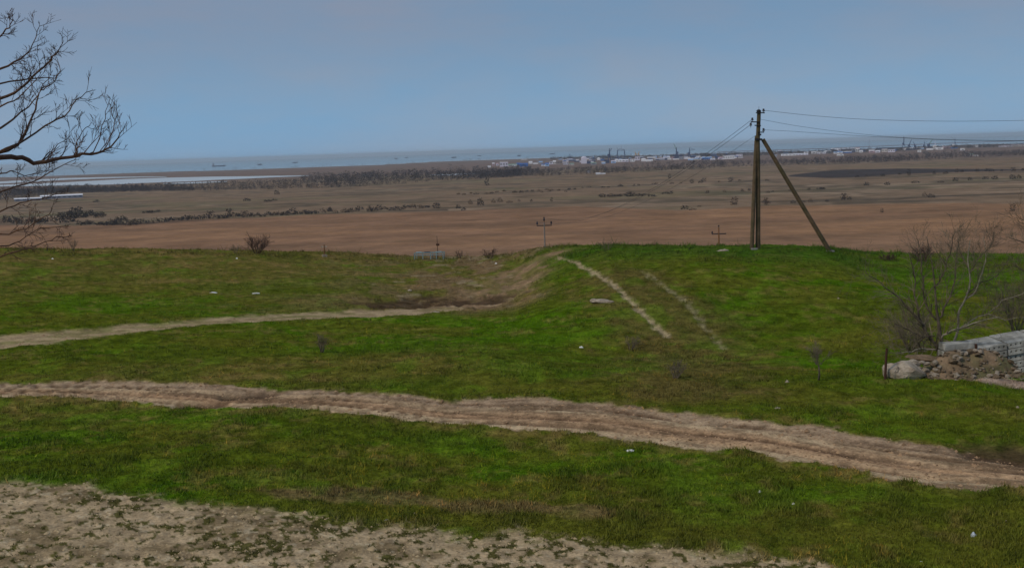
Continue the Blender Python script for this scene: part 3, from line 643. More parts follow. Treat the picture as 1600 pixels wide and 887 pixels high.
def right_trees():
    rnd = random.Random(9); D = 44.6
    base = atD(1469, 556, D); base[2] = min(base[2], float(height(np.array([base[0]]), np.array([base[1]]))[0]) + 0.25)
    t = empty('bare_tree', base, 'spreading leafless tree with a short dark trunk behind the rubble heap', 'tree')
    tr = MB(); pts = smooth([base - np.array([0, 0, 0.35]), atD(1469, 552, D), atD(1470, 535, D), atD(1468, 515, D), atD(1463, 480, D), atD(1460, 440, D + .2), atD(1455, 405, D + .3), atD(1448, 370, D + .3)])
    tr.tube(pts, [0.15 * (1 - i / (len(pts) + 1)) ** 2.0 + 0.012 for i in range(len(pts))], 8); tr.build('trunk', M_barkg, t, base, True)
    tw = MB(); tw2 = MB()
    L = [([(1466, 545), (1448, 520), (1438, 495), (1430, 462), (1428, 430), (1420, 395)], 0.07, M_barkg, 0.4),
         ([(1442, 508), (1415, 478), (1392, 455), (1372, 438), (1352, 425)], 0.04, M_barkg, -0.3),
         ([(1464, 546), (1440, 545), (1415, 550), (1396, 551)], 0.045, M_barkp, -1.2),
         ([(1468, 530), (1480, 520), (1500, 512), (1530, 502), (1560, 494)], 0.045, M_barkp, -0.8),
         ([(1462, 500), (1445, 470), (1442, 440), (1438, 400), (1430, 372)], 0.04, M_barkg, 0.6),
         ([(1465, 500), (1480, 470), (1490, 440), (1494, 405), (1500, 372)], 0.04, M_barkg, 0.8),
         ([(1462, 525), (1440, 525), (1415, 512), (1395, 505)], 0.03, M_barkg, -0.5),
         ([(1450, 525), (1430, 530), (1405, 528), (1388, 532)], 0.028, M_barkg, 0.7),
         ([(1460, 450), (1475, 420), (1485, 395), (1492, 362)], 0.03, M_barkg, 0.2)]
    for px, r, m_, dd in L:
        m = len(px); pts, rr = limb_from(px, [D + dd * i / (m - 1) for i in range(m)], r, 0.012, rnd, 0.025)
        lb = MB(); lb.tube(pts, rr, 6); lb.build('branch', m_, t, base, True)
        twigs_along(tw, pts, rr, 24, 1.15, 2, rnd, 0.15, start=0.0, minr=0.0048, kids=(2, 4), bend=0.17, ratio=0.6)
    o = tw.build('twigs', M_twigg, t, base); o['kind'] = 'stuff'
    # second, pale stemmed tree just behind the slabs
    D2 = 46.6; b2 = atD(1497, 556, D2); b2[2] = float(height(np.array([b2[0]]), np.array([b2[1]]))[0])
    t2 = empty('bare_tree', b2, 'slim leafless tree with pale whitish stems rising behind the concrete slabs', 'tree')
    tr = MB(); pts = smooth([b2 - np.array([0, 0, .1]), atD(1490, 540, D2), atD(1497, 515, D2), atD(1498, 488, D2), atD(1508, 468, D2), atD(1516, 440, D2), atD(1512, 405, D2), atD(1516, 375, D2)])
    tr.tube(pts, [0.055 * (1 - i / (len(pts) + 2)) + 0.008 for i in range(len(pts))], 7); tr.build('trunk', M_barkp, t2, b2, True)
    for px, r, m_, dd in [([(1507, 470), (1525, 455), (1534, 425), (1540, 400), (1535, 372)], 0.035, M_barkp, 0.4), ([(1498, 515), (1520, 500), (1545, 490), (1570, 500), (1600, 495)], 0.03, M_barkp, -0.2),
                          ([(1514, 430), (1528, 405), (1548, 385), (1552, 362)], 0.025, M_barkg, 0.3), ([(1514, 420), (1502, 400), (1496, 375)], 0.02, M_barkg, 0.3), ([(1545, 490), (1565, 470), (1590, 460), (1606, 452)], 0.022, M_barkp, 0.3),
                          ([(1510, 460), (1535, 440), (1560, 430), (1575, 405)], 0.025, M_barkg, 0.8)]:
        m = len(px); pts, rr = limb_from(px, [D2 + dd * i / (m - 1) for i in range(m)], r, 0.01, rnd, 0.025)
        lb = MB(); lb.tube(pts, rr, 6); lb.build('branch', m_, t2, b2, True); twigs_along(tw2, pts, rr, 24, 1.1, 2, rnd, 0.15, start=0.0, minr=0.0048, kids=(2, 4), bend=0.17, ratio=0.6)
    o = tw2.build('twigs', M_twigg, t2, b2); o['kind'] = 'stuff'
    # third, reaching in from beyond the right edge
    D3 = 47.0; b3 = atD(1650, 560, D3); b3[2] = float(height(np.array([b3[0]]), np.array([b3[1]]))[0])
    t3 = empty('bare_tree', b3, 'leafless tree cut off by the right edge above the concrete slabs', 'tree')
    tr = MB(); pts = smooth([b3, atD(1648, 500, D3), atD(1640, 440, D3), atD(1645, 380, D3), atD(1640, 320, D3)])
    tr.tube(pts, [0.10 * (1 - i / (len(pts) + 2)) + 0.01 for i in range(len(pts))], 7); tr.build('trunk', M_barkg, t3, b3, True); tw3 = MB(); twigs_along(tw3, pts, [0.02] * len(pts), 26, 1.0, 2, rnd, 0.3, start=0.25, minr=0.0048, kids=(2, 4), bend=0.17)
    for px in ([(1646, 470), (1620, 450), (1600, 425), (1580, 410)], [(1642, 430), (1622, 400), (1600, 380), (1578, 372)], [(1644, 390), (1620, 370), (1604, 350), (1588, 338)], [(1648, 500), (1625, 490), (1600, 470), (1580, 462)]):
        pts, rr = limb_from(px, [D3] * 4, 0.035, 0.01, rnd, 0.03); lb = MB(); lb.tube(pts, rr, 5); lb.build('branch', M_barkg, t3, b3, True)
        twigs_along(tw3, pts, rr, 22, 1.0, 2, rnd, 0.2, start=0.0, minr=0.0048, kids=(2, 4), bend=0.17, ratio=0.6)
    o = tw3.build('twigs', M_twigg, t3, b3); o['kind'] = 'stuff'
right_trees()

def bare_shrub(px, py, wpx, hpx, label, cat='shrub', stems=9, m=M_twigg, trunk=None, seed=1, name='bare_shrub', dense=2, group=None, D=None, minr=0.006):
    """upright fan of thin stems; trunk is the length of a clear stem in pixels"""
    rnd = random.Random(seed); p = at(px, py) if D is None else atD(px, py, D); d_ = math.hypot(p[0], p[1]); k = d_ / F
    if D is None: p[2] = float(height(np.array([p[0]]), np.array([p[1]]))[0])
    hh = hpx * k; ww = wpx * k; t = empty(name, p, label, cat, group); base = p.copy()
    if trunk:
        tr = MB(); q = p + np.array([0, 0, trunk * k]); tr.tube([p - np.array([0, 0, .05]), (p + q) / 2 + np.array([.03, 0, 0]), q], [0.04, 0.032, 0.028], 6); tr.build('trunk', M_barkg, t, base, True); p = q; hh -= trunk * k
    tw = MB()
    for s in range(stems):
        a = rnd.uniform(0, 6.283); sp = rnd.uniform(0.1, 1.0) * ww * 0.5 / max(hh, .1)
        d = unit(np.array([math.cos(a) * sp, math.sin(a) * sp, 0.8])); o = np.array([math.cos(a), math.sin(a), 0]) * ww * 0.08
        grow(tw, p + o, d, hh * rnd.uniform(0.7, 1.0), 0.012 if trunk else 0.016, dense, rnd, 0.15, 0.16, (3, 5), 0.5, minr)
    ob = tw.build('twigs', m, t, base); ob['kind'] = 'stuff'; return t
bare_shrub(1279, 594, 44, 62, 'small grey sapling with a thin dark stem standing alone in the green hollow', 'sapling', 14, M_twigg, 24, 3, 'bare_sapling')
bare_shrub(1055, 592, 34, 34, 'low grey leafless shrub at the foot of the rutted mound', stems=12, seed=4)
bare_shrub(985, 546, 40, 26, 'low leafless thicket on the mound left of the pale wheel track', stems=12, seed=5)
bare_shrub(503, 552, 30, 34, 'dark leafless shrub in the green hollow below the upper path', stems=12, seed=6)
bare_shrub(402, 396, 46, 34, 'dense dark round leafless bush on the rim of the meadow', 'bush', 34, M_twig, None, 7, 'bare_bush', minr=0.011)
bare_shrub(368, 396, 26, 18, 'faint low leafless bush just left of the dark round bush on the rim', 'bush', 12, M_twigg, None, 8, 'bare_bush')
bare_shrub(115, 392, 16, 20, 'small leafless bush on the rim under the left tree branches', 'bush', 10, M_twigg, None, 9, 'bare_bush')
bare_shrub(766, 404, 30, 17, 'dark low bush on the rim left of the dirt track crest', 'bush', 16, M_twig, None, 10, 'bare_bush', minr=0.01)
bare_shrub(719, 404, 14, 16, 'small dark bush on the rim right of the light blue frame', 'bush', 10, M_twig, None, 11, 'bare_bush')
bare_shrub(948, 391, 30, 20, 'faint leafless bush behind the crest of the mound', 'bush', 10, M_twigg, None, 12, 'bare_bush')
bare_shrub(1440, 408, 52, 28, 'dark tangled bush on the rim right of the brace foot', 'bush', 26, M_twig, None, 13, 'bare_bush', minr=0.011)
bare_shrub(1388, 406, 60, 12, 'low dark brambles along the rim between the brace and the right trees', 'brambles', 22, M_twig, None, 14, 'bramble_patch', minr=0.011)
bare_shrub(1340, 528, 60, 30, 'thin brown scrub on the green slope left of the rubble', 'scrub', 14, M_twigg, None, 15, 'bare_scrub') if False else None
bare_shrub(1425, 548, 80, 80, 'hazy purple grey thicket under the left limbs of the spreading tree', 'thicket', 34, M_twigg, None, 16, 'bare_thicket')
bare_shrub(1590, 520, 80, 90, 'tangled grey thicket behind the concrete slabs at the right edge', 'thicket', 30, M_twigg, None, 17, 'bare_thicket', D=49)

# ------------------------------------------------------------------ power line
def insulator(px, py, D, s=0.085, h=0.2, parent=None, base=None, droop=False):
    p = atD(px, py, D); mb = MB(); k = s
    mb.lathe([(0.018, -h * 0.9), (0.018, -h * 0.35), (k, -h * 0.35), (k * 1.05, -h * 0.1), (k * 0.6, 0), (k * 0.85, h * 0.15), (k * 0.8, h * 0.4), (k * 0.35, h * 0.5)], p, 9)
    return mb.build('insulator', M_insul, parent, base, True), p
def power_pole():
    D = 75.5; b = at(1177, 389); D = math.hypot(b[0], b[1]); base = b
    t = empty('power_pole', base, 'tall double concrete power pole with a slanting brace on the green mound', 'power pole')
    def post(name, px, r):
        pts = [atD(a, c, d_) for a, c, d_ in px]; mb = MB(); mb.tube(pts, r, 8); return mb.build(name, M_pole, t, base, False)
    post('leg', [(1174.5, 391, D), (1178.5, 290, D), (1181.5, 222, D), (1182, 212, D)], [0.135, 0.13, 0.12, 0.11])
    post('leg', [(1184.3, 391, D + .35), (1184.5, 290, D + .2), (1184, 222, D), (1186, 173, D)], [0.16, 0.15, 0.14, 0.125])
    f = at(1297, 393); df = math.hypot(f[0], f[1])
    post('brace', [(1298, 395, df), (1245, 307, (df + D) / 2), (1192, 218, D)], [0.15, 0.14, 0.13])
    mb = MB(); mb.box(f + np.array([0, 0, 0.03]), (0.5, 0.3, 0.10), 0.2); mb.build('concrete_footing', M_conc, t, base)
    mb = MB(); mb.box(b + np.array([0.0, -0.35, 0.04]), (0.4, 0.22, 0.10), 0.1); mb.build('concrete_footing', M_conc, t, base)
    # clamps
    for (x0, y0, x1, y1, r) in [(1181, 176.5, 1195, 176.5, 0.05), (1173, 190.5, 1188, 191.0, 0.05), (1174, 190.5, 1172, 195, 0.045), (1179, 196, 1189, 196.5, 0.05), (1184, 207, 1194, 206.5, 0.05), (1185, 210.5, 1189.5, 210.5, 0.08), (1180, 217.5, 1191, 218, 0.09)]:
        mb = MB(); mb.tube([atD(x0, y0, D - .16), atD(x1, y1, D - .16)], r, 4); mb.build('crossarm', M_steel, t, base)
    mb = MB(); mb.tube([atD(1186, 176, D), atD(1185.6, 166.5, D)], 0.012, 4); mb.build('spike', M_steel, t, base)
    mb = MB(); p = atD(1185.5, 173.5, D); mb.lathe([(0.15, -0.06), (0.16, 0.02), (0.06, 0.1)], p, 8); mb.build('pole_cap', M_steel, t, base)
    tips = {}
    for k, (x, y) in dict(rt=(1193, 172.5), lt=(1175.5, 186.5), lb=(1173, 194.8), rm=(1193, 203)).items():
        _, tips[k] = insulator(x, y, D - .16, 0.085, 0.22, t, base)
    mb = MB(); mb.tube([atD(1181.5, 250, D - .14), atD(1181.5, 254, D - .14)], 0.09, 4); mb.build('number_plate', M_litter, t, base) if False else None
    tips['lo'] = atD(1179, 213, D); tips['bk'] = atD(1188, 186.5, D + .2)
    return t, tips, D
pp, tips, PD = power_pole()
def far_pole(px, ytop, D, armw, label, m, name='power_pole', ins=(( -1, .28), (1, .28), (0, .75)), arm_drop=0.75, r=0.14):
    top = atD(px, ytop, D); z0 = float(height0(np.array([top[0]]), np.array([top[1]]))[0]); base = np.array([top[0], top[1], z0 - 0.2])
    t = empty(name, base, label, 'power pole'); rt_ = _r / np.linalg.norm(_r)
    pt = top - np.array([0, 0, ins[2][1] if ins[2][1] > .5 else 0.1])
    mb = MB(); mb.tube([base, base + np.array([0, 0, (pt - base)[2] * 0.5]), pt], [r * 1.15, r, r * 0.8], 7); mb.build('post', m, t, base)
    ac = top - np.array([0, 0, arm_drop + 0.45]); h = armw / 2; ax = np.array([rt_[0], rt_[1], 0]); ax /= np.linalg.norm(ax)
    mb = MB(); mb.tube([ac - ax * h, ac + ax * h], 0.11, 4); mb.build('crossarm', M_steel, t, base)
    out = []
    for sx, hh in ins:
        q = (ac + ax * h * 0.93 * sx) if sx else pt
        mb = MB(); mb.lathe([(0.03, 0), (0.04, hh * 0.3), (0.15, hh * 0.35), (0.16, hh * 0.6), (0.1, hh * 0.7), (0.12, hh), (0.04, hh * 1.05)], q, 8); mb.build('insulator', M_insul, t, base); out.append(q + np.array([0, 0, hh]))
    return t, out
PB, tb = far_pole(850, 339.5, 182.0, 2.5, 'pale concrete pole with three dark insulators rising from behind the rim left of the mound', M_polep, ins=((-1, .65), (1, .65), (0, .85)), arm_drop=0.9)
PC, tc_ = far_pole(1123, 354, 205.0, 2.6, 'orange brown pole with a single thin crossarm behind the mound crest', M_polew, ins=((-1, .5), (1, .12), (0, .35)), arm_drop=0.9, r=0.16)
def wire(a, b, sag, label, r=0.012, n=28):
    a = np.array(a); b = np.array(b); pts = []
    for k in range(n + 1):
        s_ = k / n; pts.append(a * (1 - s_) + b * s_ - np.array([0, 0, sag * 4 * s_ * (1 - s_)]))
    mb = MB(); mb.tube(pts, r, 4, cap=False); o = mb.build('overhead_wire', M_wire, None, pts[0]); tag(o, label, 'wire', 'overhead wires of the power line'); return o
wire(tips['lt'], tb[0], 2.6, 'overhead wire running down left from the upper left insulator', 0.012)
wire(tips['lb'], tb[2], 2.6, 'overhead wire running down left from the lower left insulator', 0.012)
wire(tips['lo'], tb[1], 2.2, 'lowest overhead wire running down left from below the crossarms', 0.009)
def wire_px(a, px, label, Ds, r):
    pts = [a] + [atD(x, y, D) for (x, y), D in zip(px, Ds)]; pts = smooth(pts, 5); mb = MB(); mb.tube(pts, r, 4, cap=False)
    o = mb.build('overhead_wire', M_wire, None, pts[0]); tag(o, label, 'wire', 'overhead wires of the power line')
    return pts
wire_px(tips['rt'], [(1260, 180), (1330, 185.5), (1400, 188.3), (1480, 189.6), (1560, 189), (1640, 187), (1800, 180)], 'top overhead wire running right from the pole top', [76, 77, 78, 79, 80, 81, 83], 0.014)
wire_px(tips['bk'], [(1240, 196), (1300, 204.5), (1360, 211), (1410, 215.2), (1480, 218.3), (1560, 219.5), (1640, 219), (1800, 214)], 'middle overhead wire running right from behind the pole', [76, 77, 78, 79, 80, 81, 82, 84], 0.012)
wire_px(tips['rm'], [(1240, 205.5), (1300, 209.6), (1360, 213.3), (1410, 215.8), (1480, 218.9), (1560, 220.1), (1640, 219.8), (1800, 215)], 'lower overhead wire running right from the lower right insulator', [76, 77, 78, 79, 80, 81, 82, 84], 0.012)

# thin dark post and light blue frame on the rim
p = at(684, 404); t = empty('thin_post', p, 'thin dark post standing beside the light blue frame on the rim', 'post')
mb = MB(); mb.tube([p, p + np.array([0.02, 0, 1.1]), p + np.array([0, 0, 2.2])], [0.035, 0.03, 0.025], 5); mb.build('post', M_rust, t, p)
mb = MB(); mb.box(p + np.array([0.05, 0, 1.35]), (0.32, 0.03, 0.2)); mb.build('plate', M_rust, t, p)
p = at(669, 405); t = empty('metal_frame', p, 'low light blue metal frame on short legs at the rim of the meadow', 'metal frame')
for (x0, x1, z_, dy) in [(-1.35, 1.5, 0.62, 0), (-1.2, 1.6, 0.60, 0.8), (-1.35, 1.5, 0.42, 0)]:
    mb = MB(); mb.box(p + np.array([(x0 + x1) / 2, dy, z_]), (x1 - x0, 0.09, 0.07)); mb.build('rail', M_bluep, t, p)
for x_ in (-1.3, -0.5, 0.25, 0.8, 1.45):
    mb = MB(); mb.box(p + np.array([x_, 0, 0.31]), (0.09, 0.08, 0.68)); mb.build('leg', M_bluep, t, p)
for x_ in (-1.15, 0.4, 1.55):
    mb = MB(); mb.box(p + np.array([x_, 0.8, 0.3]), (0.07, 0.07, 0.64)); mb.build('leg', M_bluep, t, p)
for x_, c_ in ((-0.9, M_bluep), (-0.1, M_steel), (1.0, M_bluep)):
    mb = MB(); mb.box(p + np.array([x_, 0.4, 0.66]), (0.55, 0.7, 0.05), 0.1); mb.build('panel', c_, t, p)
# small pale figure-like marker hidden under the rim grass
p = at(507, 401); t = empty('marker_post', p, 'small yellowish marker post with a crosspiece on the rim of the meadow', 'post')
mb = MB(); mb.tube([p, p + np.array([0.02, 0, 1.15])], 0.06, 6); mb.build('post', M_polew, t, p)
mb = MB(); mb.box(p + np.array([0, 0, 0.95]), (0.55, 0.07, 0.12), 0.1); mb.build('crosspiece', M_stone, t, p)
mb = MB(); mb.box(p + np.array([0.05, -.2, 0.1]), (0.45, 0.3, 0.24), 0.4); mb.build('base_block', M_stone, t, p)

# ------------------------------------------------------------------ hollow core slabs
def slab_mesh(w_=1.0, h_=0.22, L=1.7, holes=6, depth=0.35):
    """front face at y=0 with real round cores cut in it, body running to +y; x in [0,w]"""
    body = MB(); mar = 0.02; cw = (w_ - 2 * mar) / holes; r = min(cw, h_) * 0.21; y1 = L
    for i in range(holes):
        x0 = mar + i * cw; cx = x0 + cw / 2; cz = h_ * 0.60; sq = [(x0, 0), (cx, 0), (x0 + cw, 0), (x0 + cw, cz), (x0 + cw, h_), (cx, h_), (x0, h_), (x0, cz)]
        ang = [-135, -90, -45, 0, 45, 90, 135, 180]
        vs = [(a, 0, b) for a, b in sq] + [(cx + r * math.cos(math.radians(g)), 0, cz + r * math.sin(math.radians(g))) for g in ang] + [(cx + r * math.cos(math.radians(g)), depth, cz + r * math.sin(math.radians(g))) for g in ang]
        fs = [(k, (k + 1) % 8, 8 + (k + 1) % 8, 8 + k) for k in range(8)] + [(8 + k, 8 + (k + 1) % 8, 16 + (k + 1) % 8, 16 + k) for k in range(8)] + [tuple(range(16, 24))]
        body.add(vs, fs)
    body.add([(0, 0, 0), (mar, 0, 0), (mar, 0, h_), (0, 0, h_)], [(0, 1, 2, 3)]); body.add([(w_ - mar, 0, 0), (w_, 0, 0), (w_, 0, h_), (w_ - mar, 0, h_)], [(0, 1, 2, 3)])
    body.add([(0, 0, 0), (w_, 0, 0), (w_, y1, 0), (0, y1, 0), (0, 0, h_), (w_, 0, h_), (w_, y1, h_), (0, y1, h_)], [(3, 2, 1, 0), (4, 5, 6, 7), (2, 3, 7, 6), (0, 4, 7, 3), (1, 2, 6, 5)])
    return body
D = 44.2; A_ = atD(1527, 545, D)
Bp = atD(1616, 529, D + 0.85); dirx = Bp - A_; width2 = np.linalg.norm(dirx[:2]); ang = math.atan2(dirx[1], dirx[0]); tilt = (Bp[2] - A_[2]) / width2
zb = float(height(np.array([A_[0]]), np.array([A_[1]]))[0])
protos = [slab_mesh(1.13, 0.215).build('concrete_slab', M_conc)]
ordn = ['topmost', 'second', 'third', 'fourth', 'fifth', 'sixth']
step = 0.25; first = True
for cidx, (off, cname) in enumerate([(0.0, 'left'), (1.19, 'middle'), (2.38, 'right')]):
    for lay in range(6):
        o = protos[0] if first else protos[0].copy()
        if not first: COL.objects.link(o)
        first = False
        jx = random.uniform(-0.02, 0.02); jy = random.uniform(-0.05, 0.05)
        ex = np.array([math.cos(ang), math.sin(ang), 0]); ey = np.array([-math.sin(ang), math.cos(ang), 0])
        q = A_ + ex * (off + jx) + ey * jy - np.array([0, 0, 0.215 + lay * step - tilt * off]); o.location = tuple(q); o.rotation_euler = (0, -math.atan(tilt), ang)
        vis = {'left': 'left column beside the dark post', 'middle': 'middle column', 'right': 'column cut by the right edge'}[cname]
        tag(o, '%s hollow concrete slab of the %s of the stack' % (ordn[lay], vis), 'concrete slab', 'hollow core slabs stacked at the right')
        spc = (ordn[lay], cname)
# timber spacers between the layers
for cidx, off in enumerate((0.0, 1.19, 2.38)):
    for lay in range(5):
        q = A_ + ex * (off + 0.49) + ey * 0.8 - np.array([0, 0, 0.2325 + lay * step - tilt * (off + .49)])
        mb = MB(); mb.box((0, 0, 0), (1.0, 0.08, 0.033)); o = mb.build('timber_spacer', M_rust); o.location = tuple(q); o.rotation_euler = (0, -math.atan(tilt), ang)
        tag(o, 'thin dark timber spacer under the %s slab of the %s column' % (ordn[lay], ('left', 'middle', 'right')[cidx]), 'spacer', 'timber spacers in the slab stack')
# older block pair left of the dark post
def rough_box(mb, c, sz, rz, rnd, j=0.03, tiltv=0.0):
    n = 5; vs = []; ca, sa = math.cos(rz), math.sin(rz)
    for i in range(n + 1):
        x_ = -sz[0] / 2 + sz[0] * i / n
        for (yy, zz) in ((-.5, -.5), (.5, -.5), (.5, .5), (-.5, .5)):
            X_ = x_ + rnd.uniform(-j, j); Y_ = yy * sz[1] + rnd.uniform(-j, j); Z_ = zz * sz[2] + rnd.uniform(-j, j) * .5 + x_ * tiltv
            vs.append((c[0] + X_ * ca - Y_ * sa, c[1] + X_ * sa + Y_ * ca, c[2] + Z_))
    fs = []
    for i in range(n):
        for k in range(4): k2 = (k + 1) % 4; fs.append((i * 4 + k, i * 4 + k2, (i + 1) * 4 + k2, (i + 1) * 4 + k))
    fs.append((3, 2, 1, 0)); fs.append((n * 4, n * 4 + 1, n * 4 + 2, n * 4 + 3)); mb.add(vs, fs)
rnd = random.Random(21); q1 = atD(1499, 541.5, D); q2 = atD(1498, 553, D)
for q, lab in ((q1, 'upper weathered concrete beam left of the dark post at the slab stack'), (q2, 'lower weathered concrete beam half buried in the rubble')):
    mb = MB(); rough_box(mb, (0, 0.25, 0), (1.16, 0.6, 0.24), 0.05, rnd, 0.012, 0.02); o = mb.build('concrete_beam', M_conc); o.location = tuple(q); tag(o, lab, 'concrete beam')
q = atD(1525, 551, D - .1); mb = MB(); mb.tube([(0, 0, -0.6), (0.01, 0, 0.0), (-0.01, 0, 0.34)], [0.06, 0.055, 0.05], 6); o = mb.build('dark_post', M_rust); o.location = tuple(q); tag(o, 'short dark timber post between the old beams and the slab stack', 'post')
# iron post and fallen pole
p = at(1383, 592); mb = MB(); mb.tube([(0, 0, -.1), (0.02, 0, .55), (0.05, 0, 1.12)], [0.05, 0.045, 0.04], 6); o = mb.build('iron_post', M_rust); o.location = tuple(p); tag(o, 'rusty dark iron post standing at the left end of the rubble', 'post')

# ------------------------------------------------------------------ rubble heap
def stone_mesh(r, seed, flat=0.7, sub=2, m=None, name='stone'):
    import bmesh
    bm = bmesh.new(); bmesh.ops.create_icosphere(bm, subdivisions=sub, radius=1.0); rnd = random.Random(seed)
    pl = [(Vector((rnd.gauss(0, 1), rnd.gauss(0, 1), rnd.gauss(0, 1))).normalized(), rnd.uniform(0.55, 0.9)) for _ in range(9)]
    for v in bm.verts:
        for n_, d_ in pl:
            e = v.co.dot(n_) - d_
            if e > 0: v.co -= n_ * e
        v.co *= 1 + rnd.uniform(-0.05, 0.05); v.co.z *= flat; v.co *= r
    me = bpy.data.meshes.new(name); bm.to_mesh(me); bm.free(); me.materials.append(m or M_stone); return me
def heap():
    rnd = random.Random(33); c0 = at(1512, 590); zg = float(height(np.array([c0[0]]), np.array([c0[1]]))[0]); base = np.array([c0[0], c0[1], zg])
    t = empty('rubble_heap', base, 'heap of brown earth and broken stones piled in front of the concrete slabs', 'rubble heap')
    nx, ny = 46, 26; k = 38.8 / F
    def hz_(x, y):  # x: -2.1..2.3 m, y: -1..1.4
        top = np.interp(x, [-2.1, -1.5, -1.0, -0.5, 0.3, 0.9, 1.4, 1.9, 2.4], [0.0, 0.40, 0.85, 1.0, 1.02, 0.95, 0.80, 0.42, 0.0])
        prof = math.exp(-((y - 0.35) / 0.62) ** 2) if y < 0.35 else math.exp(-((y - 0.35) / 0.9) ** 2)
        return top * prof * (0.75 + 0.5 * float(fbm(np.array([x * 2.2]), np.array([y * 2.2]), 601, 4)[0])) - 0.04
    vs = []
    for iy in range(ny):
        for ix in range(nx):
            x_ = -2.3 + 4.9 * ix / (nx - 1); y_ = -1.3 + 3.0 * iy / (ny - 1)
            g_ = float(height0(np.array([base[0] + x_]), np.array([base[1] + y_]))[0]) - base[2]
            vs.append((base[0] + x_, base[1] + y_, base[2] + g_ + hz_(x_, y_) - 0.05))
    mb = MB(); mb.add(vs, [(iy * nx + ix, iy * nx + ix + 1, (iy + 1) * nx + ix + 1, (iy + 1) * nx + ix) for iy in range(ny - 1) for ix in range(nx - 1)]); mb.build('earth', M_earth, t, base, True)
    prot = [stone_mesh(1, 40 + i, 0.65, 2, M_stone2 if i % 3 else M_stone) for i in range(8)]
    for i in range(270):
        x_ = rnd.uniform(-2.0, 2.2); y_ = rnd.uniform(-0.75, 0.6); r = min(0.16, rnd.gammavariate(1.6, 0.028) + 0.025)
        if x_ < -1.0: y_ = rnd.uniform(-0.6, 0.3)
        g_ = float(height0(np.array([base[0] + x_]), np.array([base[1] + y_]))[0]) - base[2]
        o = bpy.data.objects.new('stone', rnd.choice(prot)); COL.objects.link(o); o.parent = t; o.location = (x_, y_, g_ + hz_(x_, y_) + r * 0.1 - 0.03)
        o.scale = (r * rnd.uniform(.8, 1.5), r * rnd.uniform(.8, 1.3), r); o.rotation_euler = (rnd.uniform(-.5, .5), rnd.uniform(-.5, .5), rnd.uniform(0, 6))
    # pale cobbles at the left foot
    for (px, py, r) in [(1446, 579, .17), (1447, 568, .13), (1456, 583, .11), (1441, 566, .12), (1437, 574, .1), (1462, 577, .1), (1461, 567, .09), (1521, 588, .09), (1522, 591, .08), (1452, 588, .08), (1470, 585, .09), (1558, 584, .1), (1566, 587, .1), (1575, 589, .11), (1590, 580, .14), (1596, 590, .1)]:
        p = at(px, py + 3) if py > 584 else atD(px, py, math.hypot(base[0], base[1]) - 0.6); o = bpy.data.objects.new('stone', rnd.choice(prot[::3])); COL.objects.link(o); o.parent = t; o.location = tuple(p - base)
        o.scale = (r * 1.25, r, r); o.rotation_euler = (rnd.uniform(-.3, .3), rnd.uniform(-.3, .3), rnd.uniform(0, 6))
    return base
heap()
def boulder(px, py, w_, d_, h_, rz, seed, label, m=M_stone, dz=0.0, D=None):
    p = at(px, py) if D is None else atD(px, py, D); me = stone_mesh(1.0, seed, 1.0, 3, m, 'boulder')
    for pl in me.polygons: pl.use_smooth = False
    o = bpy.data.objects.new('boulder', me); COL.objects.link(o); o.scale = (w_ / 1.6, d_ / 1.6, h_ / 1.5); o.location = (p[0], p[1] + d_ * .3, p[2] + h_ * 0.36 + dz); o.rotation_euler = (0.03, 0.04, rz); tag(o, label, 'boulder'); return o
boulder(1394, 591, 0.62, 0.6, 0.56, 0.2, 61, 'pale block shaped boulder beside the rusty iron post')
boulder(1419, 592, 1.15, 0.8, 0.60, -0.1, 62, 'long pale flat topped boulder in the middle of the left rubble end')
boulder(1425, 572, 0.7, 0.4, 0.25, 0.25, 63, 'thin pale slab of rock lying on the back of the long boulder', D=42.6)
boulder(1445, 563, 1.1, 0.3, 0.2, -0.35, 64, 'slanting brownish rock leaning up towards the tree trunk', M_stone2, D=42.9)
boulder(937, 474, 0.95, 0.5, 0.22, 0.1, 65, 'pale broken stone lying on the grass left of the wheel tracks')
boulder(950, 473, 0.6, 0.3, 0.12, -0.1, 66, 'small flat pale stone at the right end of the broken stone')
boulder(928, 472, 0.35, 0.3, 0.2, 0.4, 67, 'small rounded pale stone at the left end of the broken stone')

# ------------------------------------------------------------------ litter and lone stones on the grass
def litter(px, py, wpx, hpx, label, m=M_litter, seed=0, cat='litter', name='litter', rz=0.0):
    p = at(px, py); k = math.hypot(p[0], p[1]) / F * 0.72; rnd = random.Random(seed + 900); mb = MB(); n = 7; vs = []
    w_ = wpx * k; d_ = w_ * 0.6; h_ = hpx * k
    for i in range(n):
        for j in range(4):
            u = i / (n - 1) * 2 - 1; v = j / 3 * 2 - 1; e = max(0, 1 - u * u * 0.9) * max(0.05, 1 - v * v * 0.85)
            vs.append((u * w_ / 2 * (1 + rnd.uniform(-.1, .1)), v * d_ / 2 * (1 - abs(u) * .4) + rnd.uniform(-.1, .1) * d_, h_ * e * rnd.uniform(.5, 1.1) + 0.01))
    for (i, j) in [(a, b) for a in range(n) for b in range(4)]: vs.append((vs[i * 4 + j][0], vs[i * 4 + j][1], -0.03))
    fs = []
    for i in range(n - 1):
        for j in range(3): a = i * 4 + j; fs.append((a, a + 4, a + 5, a + 1))
    q = n * 4
    for i in range(n - 1): a = i * 4; fs.append((a, a + q, a + 4 + q, a + 4)); a = i * 4 + 3; fs.append((a, a + 4, a + 4 + q, a + q))
    for j in range(3): a = j; fs.append((a, a + 1, a + 1 + q, a + q)); a = (n - 1) * 4 + j; fs.append((a, a + q, a + 1 + q, a + 1))
    mb.add(vs, fs); o = mb.build(name, m, None, (0, 0, 0)); o.location = tuple(p); o.rotation_euler = (0, 0, rz); tag(o, label, cat); return o
